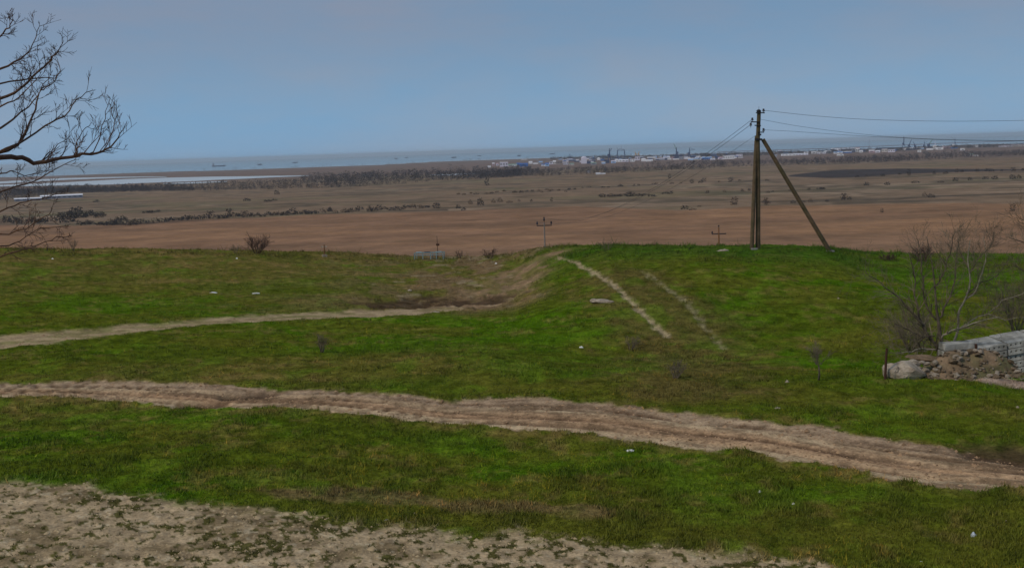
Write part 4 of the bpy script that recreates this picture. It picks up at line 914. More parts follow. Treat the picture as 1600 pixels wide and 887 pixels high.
L_ = [(332, 458, 18, 3, 'torn white sheet lying on the left meadow above the upper path', M_litter, 'scrap'), (400, 458, 16, 1.5, 'thin white scrap right of the torn sheet', M_litter, 'scrap'),
      (648, 431, 0, 0, '', None, ''), (985, 704, 18, 4, 'flat white scrap on the grass just below the dirt road', M_litter, 'scrap'), (1187, 768, 7, 4, 'small white stone on the lower grass near the middle', M_litter, 'stone'),
      (1240, 788, 7, 4, 'small white stone right of and below the first one', M_litter, 'stone'), (1521, 836, 11, 7, 'rounded bluish white stone on the lower right grass', M_litterb, 'stone'), (1439, 879, 9, 5, 'white stone at the bottom edge on the right', M_litter, 'stone'),
      (1572, 815, 5, 4, 'tiny orange white chip right of the bluish stone', M_stone, 'stone'), (908, 543, 9, 4, 'small white chip at the foot of the mound', M_litter, 'chip'), (285, 839, 0, 0, '', None, ''),
      (82, 405, 5, 3, 'tiny white chip near the far left rim', M_litter, 'chip'), (370, 404, 4, 3, 'tiny white chip below the round bush', M_litter, 'chip'), (1215, 638, 16, 3, 'pale flat scrap on the grass above the dirt road on the right', M_stone, 'scrap'),
      (1590, 636, 6, 3, 'small pale chip at the right edge below the rubble', M_stone, 'chip'), (640, 454, 10, 3, 'pale stone on the disturbed ground left of the junction', M_stone, 'stone'), (650, 498, 0, 0, '', None, ''),
      (1230, 597, 10, 5, 'pale stone in the grass left of the sapling', M_stone, 'stone'), (775, 412, 5, 3, 'small pale chip below the dark rim bush', M_litter, 'chip'), (680, 488, 18, 3, 'white rubble strip at the muddy path junction', M_stone, 'rubble'),
      (1130, 392, 26, 5, 'row of pale stones at the crest behind the crossarm pole', M_stone, 'stones'), (1310, 467, 6, 3, 'pale chip on the middle of the green mound', M_stone, 'chip'), (648, 803, 10, 4, 'pale stone at the lower edge of the grass', M_stone, 'stone'),
      (605, 813, 14, 4, 'grey flat stone at the edge of the gravel yard', M_conc, 'stone'), (1160, 790, 0, 0, '', None, '')]
for i, (x_, y_, w_, h_, lb, m_, ct) in enumerate(L_):
    if lb: litter(x_, y_, w_, h_, lb, m_, i, ct, {'scrap': 'litter_scrap', 'chip': 'stone_chip'}.get(ct, 'loose_' + ct if ct in ('stone', 'stones') else 'rubble_strip'), random.uniform(-.3, .3))

# ------------------------------------------------------------------ scrub on the plain
def blob_bush(n, seed, kind='round'):
    r = np.random.default_rng(seed); V = []
    for c in range(n):
        th = r.uniform(0, 6.283); u = r.uniform(0, 1) ** 0.5
        if kind == 'round': x_ = math.cos(th) * u; y_ = math.sin(th) * u; z_ = r.uniform(0, 1) * math.sqrt(max(0.05, 1 - u * u * .8)) * (0.75 + .25 * r.random())
        elif kind == 'low': x_ = math.cos(th) * u * 1.3; y_ = math.sin(th) * u; z_ = r.uniform(0, 0.7) * (1 - u * .6)
        else: x_ = math.cos(th) * u * 0.55; y_ = math.sin(th) * u * .55; z_ = r.uniform(0.02, 1.3) ; x_ *= (1.25 - .5 * abs(z_ - .6)); 
        s_ = 0.20 * r.uniform(0.5, 1.2)
        a = r.normal(0, 1, (3, 3)); a /= np.linalg.norm(a, axis=1)[:, None]; V.append(np.array([x_, y_, z_]) + a * s_)
    V = np.array(V); V[..., 2] = np.maximum(V[..., 2], -0.1); return V.reshape(-1, 3), np.arange(n * 3).reshape(-1, 3)
BV = {}
for kn in ('round', 'low', 'tall'):
    for q_, m_ in enumerate((M_scrub, M_scrub2)):
        for s_ in range(3):
            v_, f_ = blob_bush(110, 70 + s_ * 7 + q_ + len(kn), kn); me = bpy.data.meshes.new('scrub_bush'); me.from_pydata([tuple(a) for a in v_], [], [tuple(int(i) for i in a) for a in f_]); me.materials.append(m_); BV[(kn, q_, s_)] = me
def bush(px, py, wpx, hpx, label, group=None, kn='round', q_=0, name='scrub_bush'):
    p = at(px, py); k = math.hypot(p[0], p[1]) / F; o = bpy.data.objects.new(name, BV[(kn, q_, random.randrange(3))]); COL.objects.link(o)
    w_ = wpx * k; h_ = hpx * k; o.scale = (w_ / (2 if kn != 'tall' else 1.1) * random.uniform(.9, 1.1), w_ / 2, h_ / (1.0 if kn == 'round' else 0.7 if kn == 'low' else 1.3)); o.location = (p[0], p[1], p[2] - 0.05); o.rotation_euler = (0, 0, random.uniform(-.4, .4))
    tag(o, label, 'tree' if kn == 'tall' else 'bush', group); return o
def ordinal(n):
    ones = ['', 'first', 'second', 'third', 'fourth', 'fifth', 'sixth', 'seventh', 'eighth', 'ninth', 'tenth', 'eleventh', 'twelfth', 'thirteenth', 'fourteenth', 'fifteenth', 'sixteenth', 'seventeenth', 'eighteenth', 'nineteenth']
    if n < 20: return ones[n]
    tens = ['', '', 'twent', 'thirt', 'fort', 'fift']
    return tens[n // 10] + 'ieth' if n % 10 == 0 else tens[n // 10] + 'y ' + ones[n % 10]
def along(pts, n, w_, h_, label, group, jy=1.5, tall=0.1, q=(0, 0, 1), lo=0.25):
    xs = [a for a, b in pts]; ys = [b for a, b in pts]
    for i in range(n):
        wq = i + 1; lab_ = (label[0].lower() + label[1:]); ordw = ordinal(wq)
        x_ = xs[0] + (xs[-1] - xs[0]) * (i + random.random()) / n; y_ = np.interp(x_, xs, ys) + random.uniform(-jy, jy)
        kn = 'tall' if random.random() < tall else ('low' if random.random() < lo else 'round')
        q1_ = random.choice(q); bush(x_, y_, random.uniform(*w_), random.uniform(*h_) * (1.5 if kn == 'tall' else 1), ordw + ' from the left, ' + {'tall': 'upright ', 'low': 'flat ', 'round': 'rounded '}[kn] + lab_, group, kn, q1_)
along([(120, 350), (200, 352), (230, 348), (270, 345), (330, 341), (400, 338), (505, 333)], 52, (8, 17), (4.5, 9), 'bush of the hedgerow edging the orange field', 'hedgerow bushes along the orange field', 1.2, 0.12)
along([(0, 349), (60, 347), (120, 346)], 14, (10, 20), (8, 14), 'bush seen through the drooping left branches', 'dark bushes behind the left branches', 3, 0.1)
along([(90, 340), (165, 338)], 9, (10, 20), (7, 12), 'bush of the dark thicket on the left plain', 'thicket bushes on the left plain', 2, 0.3)
along([(505, 332), (585, 328), (690, 325)], 20, (7, 15), (5, 10), 'bush of the ragged right end of the hedgerow', 'ragged hedgerow bushes', 2.0, 0.2)
along([(225, 332), (250, 331)], 3, (7, 13), (4, 7), 'small bush on the grey plain above the hedgerow', 'small bushes above the hedgerow', 1, 0)
along([(170, 345), (215, 347)], 6, (7, 12), (6, 12), 'bush cluster above the left part of the hedgerow', 'bush cluster above the hedgerow', 3, 0.3)
along([(410, 316), (430, 314)], 3, (6, 10), (3, 5), 'low bush beside the faint field track', 'low bushes on the faint track', .6, 0)
along([(845, 300), (900, 295), (1010, 289), (1100, 285), (1200, 282)], 24, (3.5, 8), (2.5, 5), 'bush dotted along the upper field boundary', 'bushes on the upper field boundary', 1.2, 0.1, (0, 1))
along([(935, 307), (1020, 306)], 12, (8, 18), (3, 5.5), 'bush of the dark scrub patch below the gantry', 'scrub patch bushes', 1, 0.05, (0, 0, 1), 0.6)
along([(710, 304), (840, 299), (900, 298)], 18, (4, 9), (3, 5), 'bush on the central plain left of the scrub patch', 'small bushes on the central plain', 2, 0.1, (0, 1))
along([(1190, 302), (1300, 294)], 7, (5, 9), (3, 4.5), 'bush on the plain behind the pole brace', 'small bushes behind the brace', .8, 0.05, (0, 1))
along([(1180, 318), (1240, 317), (1340, 312)], 8, (5, 9), (3, 7), 'bush beside the dark ditch right of the pole', 'bushes beside the dark ditch', 1, 0.2, (0, 1))
along([(1330, 277), (1470, 271), (1600, 266)], 12, (4, 8), (3, 5.5), 'bush along the edge of the burnt strip', 'bushes along the burnt strip', 1, 0.1)
for (x_, y_, w_, h_, kn, q_, lb) in [
    (716, 326, 9, 8, 'round', 0, 'dark bush of the pair left of centre on the plain'), (724, 329, 8, 7, 'round', 0, 'slightly lower dark bush of the pair left of centre'), (735, 319, 7, 9, 'round', 1, 'brown bush right of the bush pair'),
    (751, 321, 12, 14, 'round', 0, 'largest dark bush in the centre of the plain'), (771, 317, 7, 8, 'round', 1, 'small brown bush right of the largest central bush'), (781, 316, 9, 9, 'round', 1, 'second brown bush right of the largest central bush'),
    (796, 317, 8, 5, 'low', 1, 'low brown bush in the middle of the plain'), (811, 315, 5, 5, 'round', 1, 'tiny brown bush in the middle of the plain'), (830, 315, 5, 5, 'round', 0, 'tiny dark bush above the three insulator pole'), (862, 315, 4, 7, 'tall', 0, 'tiny upright bush right above the three insulator pole'),
    (761, 290, 7, 13, 'tall', 0, 'dark upright tree alone in front of the tree belt'), (433, 304, 9, 9, 'round', 0, 'round dark tree on the plain below the end of the salt lake'), (1046, 279, 5, 7, 'tall', 1, 'small tree on the far plain under the wires'),
    (1040, 303, 9, 5, 'low', 0, 'left bush of the pair right of the scrub patch'), (1048, 303, 8, 6, 'round', 0, 'right bush of the pair right of the scrub patch'), (1105, 302, 7, 7, 'round', 1, 'round brown bush left of the power pole'), (1132, 300, 5, 4, 'round', 1, 'tiny brown bush left of the power pole'),
    (1160, 299, 5, 5, 'round', 0, 'tiny dark bush just left of the power pole'), (1171, 298, 5, 5, 'round', 0, 'tiny dark bush touching the power pole outline'), (1070, 327, 14, 8, 'round', 0, 'dark round bush at the edge of the orange field'), (1082, 328, 10, 4, 'low', 1, 'low brown bush right of the dark round bush'),
    (1093, 323, 6, 3, 'low', 1, 'tiny low bush above the orange field'), (1147, 320, 11, 11, 'tall', 1, 'thin brown upright bushes left of the pole foot line'), (1197, 321, 8, 12, 'tall', 1, 'thin upright bush between pole and brace'),
    (1354, 290, 8, 7, 'round', 0, 'round dark bush right of the brace on the plain'), (1386, 289, 9, 6, 'round', 0, 'second round dark bush right of the brace'), (1430, 286, 11, 4, 'low', 0, 'long low dark bush on the right plain'), (1470, 285, 9, 3, 'low', 1, 'long low brown bush on the right plain'),
    (1493, 283, 8, 7, 'round', 0, 'first dark bush of the row at the far right'), (1516, 282, 7, 6, 'round', 0, 'second dark bush of the row at the far right'), (1540, 280, 9, 5.5, 'round', 0, 'third dark bush of the row at the far right'), (1554, 280, 10, 6.5, 'round', 0, 'fourth and widest dark bush of the row at the far right'),
    (1583, 280, 9, 9, 'round', 0, 'fifth dark bush of the row at the far right'), (1593, 279, 7, 7, 'round', 0, 'last dark bush of the row at the right edge'), (1420, 272, 6, 8, 'tall', 0, 'small tree on the burnt strip'),
    (1445, 307, 9, 8, 'round', 1, 'brown bush of the pair above the orange field on the right'), (1456, 309, 11, 8, 'round', 0, 'dark bush of the pair above the orange field on the right'), (1319, 311, 9, 9, 'tall', 1, 'pale brown bush left of the pair on the right plain'),
    (1543, 268, 8, 6, 'round', 0, 'dark bush above the row at the far right'), (1503, 269, 6, 5, 'round', 0, 'small dark bush above the row at the far right'), (1583, 268, 8, 6, 'tall', 1, 'tiny tree above the row at the far right'),
    (386, 314, 11, 6, 'round', 0, 'dark bush on the grey plain below the salt lake'), (150, 316, 9, 5, 'round', 0, 'dark bush right of the long white shed'), (124, 338, 10, 14, 'tall', 0, 'upright tree above the thicket on the left plain'),
    (1378, 332, 6, 6, 'tall', 1, 'thin tuft standing in the orange field'), (1582, 330, 8, 10, 'tall', 1, 'twiggy bush on the orange field at the right edge')]:
    bush(x_, y_, w_, h_, lb, None, kn, q_, 'far_tree' if kn == 'tall' else 'scrub_bush')

# ------------------------------------------------------------------ tree belts (uncountable far wood)
belt_lo = [(-200, 310), (0, 307), (60, 303), (150, 301), (200, 300), (400, 296.5), (560, 292), (700, 282.5), (800, 277), (900, 273), (1000, 268.5), (1100, 263.5), (1200, 259), (1300, 256), (1400, 253), (1450, 250), (1520, 246), (1600, 243), (1800, 236)]
belt_up = [(-200, 301), (0, 298), (100, 297), (200, 295), (300, 293), (400, 288), (470, 279), (560, 275.5), (700, 268.5), (800, 266), (900, 263.5), (1000, 257), (1100, 253), (1200, 249), (1300, 247), (1400, 242), (1450, 238), (1520, 240), (1600, 236), (1800, 230)]
def belt(n, x0, x1, lo, up, hmin, hmax, label, name='tree_belt', seed=5, cat='tree belt', dens=None):
    r = np.random.default_rng(seed); Vs = []; T = 26; e_lo = edge(lo); e_up = edge(up)
    a0, _ = azdep(x0, 250); a1, _ = azdep(x1, 250)
    a = r.uniform(a0, a1, n); q = r.uniform(0, 1, n) ** 1.4; Dl = np.interp(a, *e_lo); Du = np.interp(a, *e_up)
    D_ = 1 / ((1 / Dl) * (1 - q) + (1 / Du) * q); X_ = D_ * np.sin(a); Y_ = D_ * np.cos(a)
    if dens is not None:
        k = fbm(X_ / 220, Y_ / 160, seed + 40, 3) > dens; X_, Y_ = X_[k], Y_[k]
    n = len(X_); Z_ = height0(X_, Y_); sz = fbm(X_ / 140, Y_ / 140, seed + 60, 3)
    hh = (hmin + (hmax - hmin) * sst(0.3, 0.75, sz)) * r.uniform(0.7, 1.15, n); ww = hh * r.uniform(0.35, 0.55, n)
    th = r.uniform(0, 6.283, (n, T)); u = np.sqrt(r.uniform(0, 1, (n, T))); zz = r.uniform(0.0, 1.0, (n, T))
    rad = u * np.sqrt(np.clip(1 - (zz - 0.45) ** 2 / 0.36, 0.08, 1)) * ww[:, None]
    cen = np.stack([X_[:, None] + np.cos(th) * rad, Y_[:, None] + np.sin(th) * rad, Z_[:, None] + zz * hh[:, None]], -1)
    off = r.normal(0, 1, (n, T, 3, 3)); off /= np.linalg.norm(off, axis=-1, keepdims=True)
    Vt = cen[:, :, None, :] + off * (hh[:, None, None, None] * 0.13); Vt = Vt.reshape(-1, 3)
    o = grid_mesh(name, Vt, np.arange(len(Vt)).reshape(-1, 3), M_wood, None, smooth=False); tag(o, label, cat, kind='stuff'); return o
belt(5200, -60, 1680, belt_lo, belt_up, 5, 12, 'long dark belt of bare trees crossing the plain in front of the port town', dens=0.28)
belt(900, -60, 300, [(-200, 318), (0, 314), (60, 308), (120, 300), (300, 298)], [(-200, 300), (0, 299), (120, 296), (300, 294)], 6, 13, 'dark trees round the white shed at the left', 'farm_trees', 9, 'trees')
belt(500, 470, 830, [(470, 285), (600, 283), (640, 283), (740, 280), (830, 274)], [(470, 277), (600, 274), (700, 262), (740, 264), (830, 265)], 9, 18, 'taller dark clump of bare trees in the middle of the belt', 'tall_belt_trees', 12, 'trees')
belt(260, 0, 940, [(0, 277.4), (400, 264.6), (600, 257.5), (700, 252), (900, 246.2), (940, 245.4)], [(0, 276.8), (400, 264), (600, 257.1), (700, 251.6), (900, 245.7), (940, 245)], 6, 12, 'thin line of trees along the low shore', 'shore_trees', 14, 'trees')
belt(3200, 860, 1650, [(860, 250), (1000, 247), (1100, 245), (1200, 243), (1300, 240), (1400, 236.5), (1500, 232), (1600, 229)], [(860, 247), (1000, 244.5), (1100, 241), (1200, 238.6), (1300, 236), (1400, 232.5), (1500, 228.5), (1600, 226)], 8, 14, 'bluish dark trees between the port buildings', 'town_trees', 17, 'trees')

# ------------------------------------------------------------------ port town, farm, ships, cranes
def house(x0, x1, yt, yb, wall, roof, label, kind='flat', cat='building', name='building', group=None, wins=0, depth=None):
    """a building whose foot the photo shows at row yb; widths and heights follow from its distance"""
    c = at((x0 + x1) / 2, yb); D = math.hypot(c[0], c[1]); k = D / F; w_ = (x1 - x0) * k; h_ = max(3.0, (yb - yt) * k); dp = depth or min(26, max(9, w_ * 0.5))
    az = math.atan2(c[0], c[1]); t = empty(name, c, label, cat, group, -az)
    rh = h_ * 0.28 if kind == 'gable' else (h_ * 0.10 if kind == 'flat' else 0)
    wb = MB(); hb_ = h_ - rh; wb.box((0, dp / 2, hb_ / 2 - 0.4), (w_, dp, hb_ + 0.8)); wb.build('wall', BM[wall], t)
    rb = MB()
    if kind == 'gable': rb.add([(-w_ / 2 - .4, -.5, hb_), (w_ / 2 + .4, -.5, hb_), (w_ / 2 + .4, dp + .5, hb_), (-w_ / 2 - .4, dp + .5, hb_), (-w_ / 2 - .4, dp / 2, h_), (w_ / 2 + .4, dp / 2, h_)], [(0, 1, 5, 4), (2, 3, 4, 5), (1, 2, 5), (3, 0, 4), (3, 2, 1, 0)])
    elif kind == 'flat': rb.box((0, dp / 2, hb_ + rh / 2), (w_ + .6, dp + .6, rh))
    else: rb.lathe([(1, 0), (0.9, .3), (.6, .6), (0.1, .8)], (0, 0, 0), 12); rb.v = [(v[0] * w_ / 2, v[1] * dp / 2 + dp / 2, hb_ + v[2] * h_ * 0.35) for v in rb.v]
    rb.build('roof', BM[roof], t)
    for i in range(wins):
        wn = MB(); wn.box((-w_ / 2 + w_ * (i + .5) / wins, -0.06, hb_ * 0.55), (w_ / wins * 0.5, 0.2, hb_ * 0.3)); wn.build('window', BM['win'], t)
    return t
H = house
H(68, 125, 304.6, 310, 'grey', 'white', 'long white roofed farm shed behind the left tree branches', 'gable', 'shed', 'farm_shed', wins=8)
H(26, 62, 309.5, 314, 'grey', 'white', 'smaller white roofed shed left of the long farm shed', 'gable', 'shed', 'farm_shed', wins=4)
TB = 'port town beyond the tree belt'
Bd = [(762, 767, 259.2, 262, 'white', 'white', 'tiny white hut at the left end of the port town', 'gable', 0), (769, 773, 254.5, 259, 'pink', 'white', 'small pink and white house left of the pale block', 'gable', 1), (775, 779, 255, 259, 'lilac', 'pink', 'second small house left of the pale block', 'gable', 1),
 (781, 794, 252.6, 260.5, 'lilac', 'cream', 'tall pale lilac block at the left of the port town', 'flat', 3), (794, 801, 256.5, 260.5, 'cream', 'green', 'low building with a green roof right of the pale block', 'gable', 2), (801, 808, 256, 260.2, 'white', 'green', 'second low building with a green roof', 'gable', 2),
 (807, 813, 254.5, 258, 'blue', 'blue', 'small blue shed touching the long blue hangar', 'gable', 0), (812, 825, 255, 260.2, 'blue', 'blue', 'long bright blue hangar', 'gable', 0), (814, 824, 248.6, 250.6, 'cream', 'pink', 'pale low row on the shore above the blue hangar', 'flat', 0),
 (826, 832, 252, 256, 'white', 'white', 'white shed right of the blue hangar', 'gable', 0), (833, 841, 254, 256.6, 'white', 'grey', 'long low white shed right of the blue hangar', 'flat', 0), (842, 848, 252, 256, 'grey', 'lblue', 'grey hall right of the low white shed', 'gable', 0),
 (846, 852, 256.2, 259.8, 'white', 'blue', 'white hall with a blue roof', 'gable', 1), (852, 858, 254.6, 259.6, 'lblue', 'blue', 'pale blue hall with a deep blue roof', 'gable', 1), (858, 864, 252.5, 257, 'lilac', 'grey', 'lilac house between blue and tan blocks', 'flat', 1), (864, 869, 251, 257, 'cream', 'white', 'narrow white house left of the tan block', 'gable', 2),
 (869, 879, 249.5, 258, 'tan', 'tan', 'tan five storey block in the port town', 'flat', 4), (880, 888, 252.6, 257.5, 'lilac', 'cream', 'pale pink block right of the tan block', 'flat', 3), (890, 897, 255, 258.4, 'cream', 'green', 'small cream house right of the pink block', 'gable', 2), (887, 905, 249, 251.6, 'navy', 'grey', 'long dark port shed behind the cream house', 'gable', 0),
 (908, 917, 247, 255.8, 'lilac', 'lilac', 'large pale arched hangar near the middle of the town', 'dome', 0), (917, 923, 252, 255.8, 'navy', 'dark', 'dark hall beside the arched hangar', 'gable', 0), (923, 932, 254, 257.4, 'grey', 'green', 'grey shed with a greenish roof', 'gable', 1), (933, 938, 247.2, 250.4, 'white', 'white', 'small white tank house left of the dark tower', 'dome', 0),
 (940, 946, 253.2, 256, 'lblue', 'white', 'small light blue hall left of the dark tower', 'gable', 0), (944, 952, 249.8, 255, 'navy', 'navy', 'dark blue hall at the foot of the dark tower', 'flat', 1), (955, 962, 251, 255, 'lblue', 'lilac', 'light blue hall right of the dark tower', 'gable', 1), (962, 972, 249.6, 253.4, 'white', 'white', 'long white shed under the gantry', 'gable', 2),
 (972, 982, 249, 253.2, 'lilac', 'white', 'second long white shed under the gantry', 'gable', 2), (984, 992, 248.4, 252.8, 'white', 'lilac', 'white shed right of the gantry', 'flat', 2), (992, 1000, 244.2, 250.6, 'lilac', 'navy', 'lilac tower block under the orange cranes', 'flat', 2), (1002, 1009, 248.4, 252.2, 'white', 'white', 'bright white domed store', 'dome', 0),
 (1009, 1020, 249.2, 252.4, 'white', 'white', 'bright white long store beside the domed store', 'gable', 0), (1021, 1027, 243.5, 245.6, 'white', 'white', 'small white store near the shore', 'gable', 0), (1029, 1034, 243.5, 246, 'white', 'lblue', 'small white store with a pale blue roof', 'gable', 0), (1034, 1041, 246.5, 250, 'navy', 'grey', 'dark hall left of the white gable', 'gable', 1),
 (1043, 1047, 245, 249, 'white', 'white', 'white gabled house left of the purple block', 'gable', 0), (1048, 1054, 245, 249, 'pink', 'tan', 'pinkish house beside the white gable', 'flat', 2), (1052, 1061, 242.6, 247.4, 'navy', 'navy', 'dark purple hall at the foot of the green crane', 'flat', 2), (1061, 1068, 245.4, 249.2, 'grey', 'lilac', 'grey house right of the purple hall', 'flat', 2),
 (1069, 1075, 244, 248.6, 'lilac', 'grey', 'lilac house left of the pale blue roofs', 'gable', 1), (1075, 1084, 247.4, 250.4, 'lblue', 'white', 'first pale blue roofed hall under the hooked crane', 'gable', 0), (1084, 1095, 247.2, 250.4, 'cream', 'lblue', 'second pale blue roofed hall under the hooked crane', 'gable', 2), (1084, 1094, 243.4, 245.2, 'white', 'grey', 'thin white store behind the pale blue hall', 'flat', 0),
 (1097, 1112, 245.4, 249.2, 'blue', 'lblue', 'wide light blue roofed hall left of the power pole', 'gable', 3), (1110, 1117, 247.4, 250.2, 'lilac', 'white', 'small white roofed house beside the wide blue hall', 'gable', 1), (1117, 1124, 244.4, 248.2, 'navy', 'blue', 'dark blue hall left of the white block near the pole', 'flat', 1), (1122, 1130, 245.6, 249.2, 'lilac', 'pink', 'lilac house left of the white block near the pole', 'gable', 1),
 (1130, 1147, 243.4, 248.6, 'white', 'white', 'broad white block just left of the power pole', 'flat', 5), (1150, 1160, 241, 244.5, 'lilac', 'grey', 'lilac row between the white block and the power pole', 'flat', 3), (1205, 1214, 242, 245, 'grey', 'grey', 'grey hall between the pole and the brace', 'gable', 0),
 (1221, 1243, 240.6, 243.4, 'white', 'white', 'long white row right of the brace', 'gable', 4), (1243, 1262, 239.8, 242.6, 'lilac', 'white', 'long pale row continuing the white row', 'gable', 4), (1268, 1276, 236.8, 240.2, 'white', 'white', 'white house at the end of the pale row', 'flat', 1), (1277, 1290, 237.6, 240.4, 'lilac', 'white', 'pale mixed row of houses', 'gable', 3), (1288, 1298, 235.8, 239.6, 'grey', 'white', 'white roofed grey house near the long quay shed', 'gable', 2),
 (1300, 1336, 231.8, 234.8, 'dark', 'white', 'very long white roofed quay shed', 'gable', 0), (1303, 1316, 237.4, 240.2, 'white', 'lblue', 'white hall below the quay shed', 'gable', 2), (1316, 1330, 236.6, 239.2, 'blue', 'white', 'white roofed blue hall below the quay shed', 'gable', 2), (1308, 1318, 241.4, 244, 'cream', 'white', 'low cream house in the trees below the quay shed', 'gable', 2),
 (1337, 1343, 231, 238, 'white', 'pink', 'tall white block at the end of the quay shed', 'flat', 2), (1343, 1348, 235, 238.4, 'white', 'white', 'small white house beside the tall white block', 'gable', 1), (1358, 1366, 234.6, 238.6, 'pink', 'white', 'pink and white house in the right town', 'gable', 1), (1368, 1375, 235.2, 238.6, 'lilac', 'white', 'lilac and white house in the right town', 'gable', 1),
 (1378, 1386, 233, 237.6, 'cream', 'lilac', 'cream block in the right town', 'flat', 2), (1388, 1398, 233.6, 238, 'lilac', 'grey', 'lilac block left of the tall dark crane', 'flat', 3), (1370, 1410, 230.8, 232.4, 'dark', 'navy', 'long dark quay building left of the tall dark crane', 'flat', 0), (1411, 1416, 231.6, 234.6, 'white', 'white', 'white base building of the tall dark crane', 'flat', 0),
 (1434, 1439, 234.6, 238, 'white', 'cream', 'small bright white house right of the cranes', 'gable', 1), (1448, 1457, 232, 234.4, 'white', 'white', 'low white terminal roof in the right port', 'flat', 0), (1458, 1463, 228, 233.6, 'white', 'cream', 'white pointed terminal building', 'gable', 0), (1463, 1473, 230.6, 233.8, 'white', 'white', 'white hall right of the pointed terminal', 'flat', 1),
 (1473, 1486, 228.8, 231.2, 'pink', 'lilac', 'pinkish quay shed right of the terminal', 'flat', 0), (1488, 1492, 225.6, 227.6, 'white', 'white', 'small white quay house below the slim mast', 'flat', 0), (1501, 1507, 232, 235, 'white', 'cream', 'white house among trees at the far right', 'gable', 1), (1524, 1529, 226.6, 229.8, 'white', 'grey', 'white narrow house at the far right', 'flat', 0),
 (1516, 1521, 240.6, 243.4, 'cream', 'green', 'cream cottage at the right foot of the tree belt', 'gable', 1), (1523, 1528, 241.4, 244.2, 'white', 'tan', 'white cottage at the right foot of the tree belt', 'gable', 1), (1562, 1580, 227.4, 229.6, 'lilac', 'pink', 'pale pink row at the right edge of the town', 'flat', 4), (1582, 1604, 226.2, 228.8, 'cream', 'pink', 'cream row cut by the right edge', 'flat', 4),
 (1576, 1602, 221.4, 223.4, 'pink', 'white', 'pale building on the spit at the far right', 'flat', 0) if False else None]
for b in Bd:
    if b: H(b[0], b[1], b[2], b[3], b[4], b[5], b[6], b[7], group=None, wins=b[8])
rt = random.Random(77); crowd = []
CW = {'navy': 'dark blue', 'grey': 'grey', 'lblue': 'light blue', 'lilac': 'lilac', 'dark': 'near black', 'white': 'white', 'blue': 'blue'}
for i in range(110):
    x_ = rt.uniform(868, 1160) if i < 80 else rt.uniform(1200, 1500); cst = np.interp(x_, [700, 900, 1000, 1100, 1200, 1300, 1400, 1500], [251.5, 245.5, 243, 239.5, 237, 234.5, 231, 226.5]); y_ = cst + rt.uniform(1.8, 9 if x_ < 1160 else 5); w_ = rt.uniform(3, 10); h_ = rt.uniform(1.6, 3.4)
    wc = rt.choice(['navy', 'navy', 'grey', 'lblue', 'lilac', 'dark', 'navy', 'blue', 'white']); rc = rt.choice(['navy', 'grey', 'white', 'dark', 'lblue', 'lilac'])
    crowd.append((x_, y_, w_, h_, wc, rc, rt.choice(['gable', 'flat'])))
cnt = {}
for (x_, y_, w_, h_, wc, rc, kd) in sorted(crowd):
    cnt[(wc, rc)] = cnt.get((wc, rc), 0) + 1
    H(x_, x_ + w_, y_ - h_, y_, wc, rc, '%s from the left of the small %s port buildings with a %s roof' % (ordinal(cnt[(wc, rc)]), CW[wc], CW[rc]), kd, group='small crowded port buildings between the larger halls')
H(931, 938, 270, 272.6, 'white', 'white', 'white hut at the front edge of the tree belt', 'gable', 'hut', 'hut'); H(938, 946, 270.6, 272.2, 'white', 'grey', 'low white wall like shed beside the hut at the belt edge', 'flat', 'shed', 'shed'); H(918, 922, 267.4, 270.6, 'cream', 'lilac', 'small pale house inside the tree belt', 'gable', 'house', 'house')

def tower_base(px, py, label, cat, name):
    c = at(px, py); D = math.hypot(c[0], c[1]); return c, D / F, empty(name, c, label, cat, None, -math.atan2(c[0], c[1]))
def crane(px, yb, ytop, label, jib=(10, 4), m='navy', portal=8, r=1.1, mast_only=False, jc=None):
    c, k, t = tower_base(px, yb, label, 'crane', 'harbour_crane'); h = (yb - ytop) * k; M_ = BM[m]; pw = portal * k / 2
    hp = h * 0.35
    for sx in (-1, 1):
        for sy in (-1, 1):
            mb = MB(); mb.tube([(sx * pw, sy * pw, -0.5), (sx * pw * 0.5, sy * pw * 0.5, hp)], r * 0.7, 4); mb.build('leg', M_, t)
    mb = MB(); mb.box((0, 0, hp), (pw * 1.3, pw * 1.3, r * 1.6)); mb.build('platform', M_, t)
    mb = MB(); mb.tube([(0, 0, hp), (0, 0, h * 0.72), (0, 0, h)], [r * 1.6, r * 1.1, r * 0.6], 5); mb.build('mast', M_, t)
    mb = MB(); mb.box((-r * 1.2 if jib[0] > 0 else r * 1.2, 0, hp + r * 3.0), (r * 5, r * 4, r * 4)); mb.build('cab', M_, t)
    if jib[0]:
        mb = MB(); e = (jib[0] * k, 0, h * 0.75 + jib[1] * k); mb.tube([(0, 0, h * 0.75), e], [r * 0.7, r * 0.45], 4); mb.tube([(0, 0, h), e], r * 0.25, 3); mb.build('jib', BM[jc] if jc else M_, t)
    return t
crane(952.5, 252, 232.5, 'tall slim dark tower crane left of the gantry', (4, 5), 'navy', 5, 2.2)
crane(1057, 247, 231, 'dark blue and green crane with its jib raised to the left', (-4, 10), 'navy', 6, 2.2, jc='green')
crane(1077.5, 247, 231.5, 'dark crane with a jib hooked to the right', (8, 1), 'navy', 5, 1.8)
crane(993, 245, 237.5, 'left orange crane above the lilac tower block', (-3, 2), 'orange', 4, 1.6)
crane(998, 245, 237, 'right orange crane above the lilac tower block', (3, 2), 'orange', 4, 1.6)
crane(890.5, 250, 240.5, 'thin dark mast crane over the long dark port shed', (0, 0), 'navy', 3, 1.2)
crane(925, 250, 241, 'thin grey mast left of the small white tank house', (0, 0), 'grey', 3, 1.0); crane(931, 249, 241.5, 'second thin grey mast by the small white tank house', (0, 0), 'grey', 3, 1.0)
crane(839, 254, 243, 'faint mast right of the blue hangar', (0, 0), 'grey', 3, 0.8)
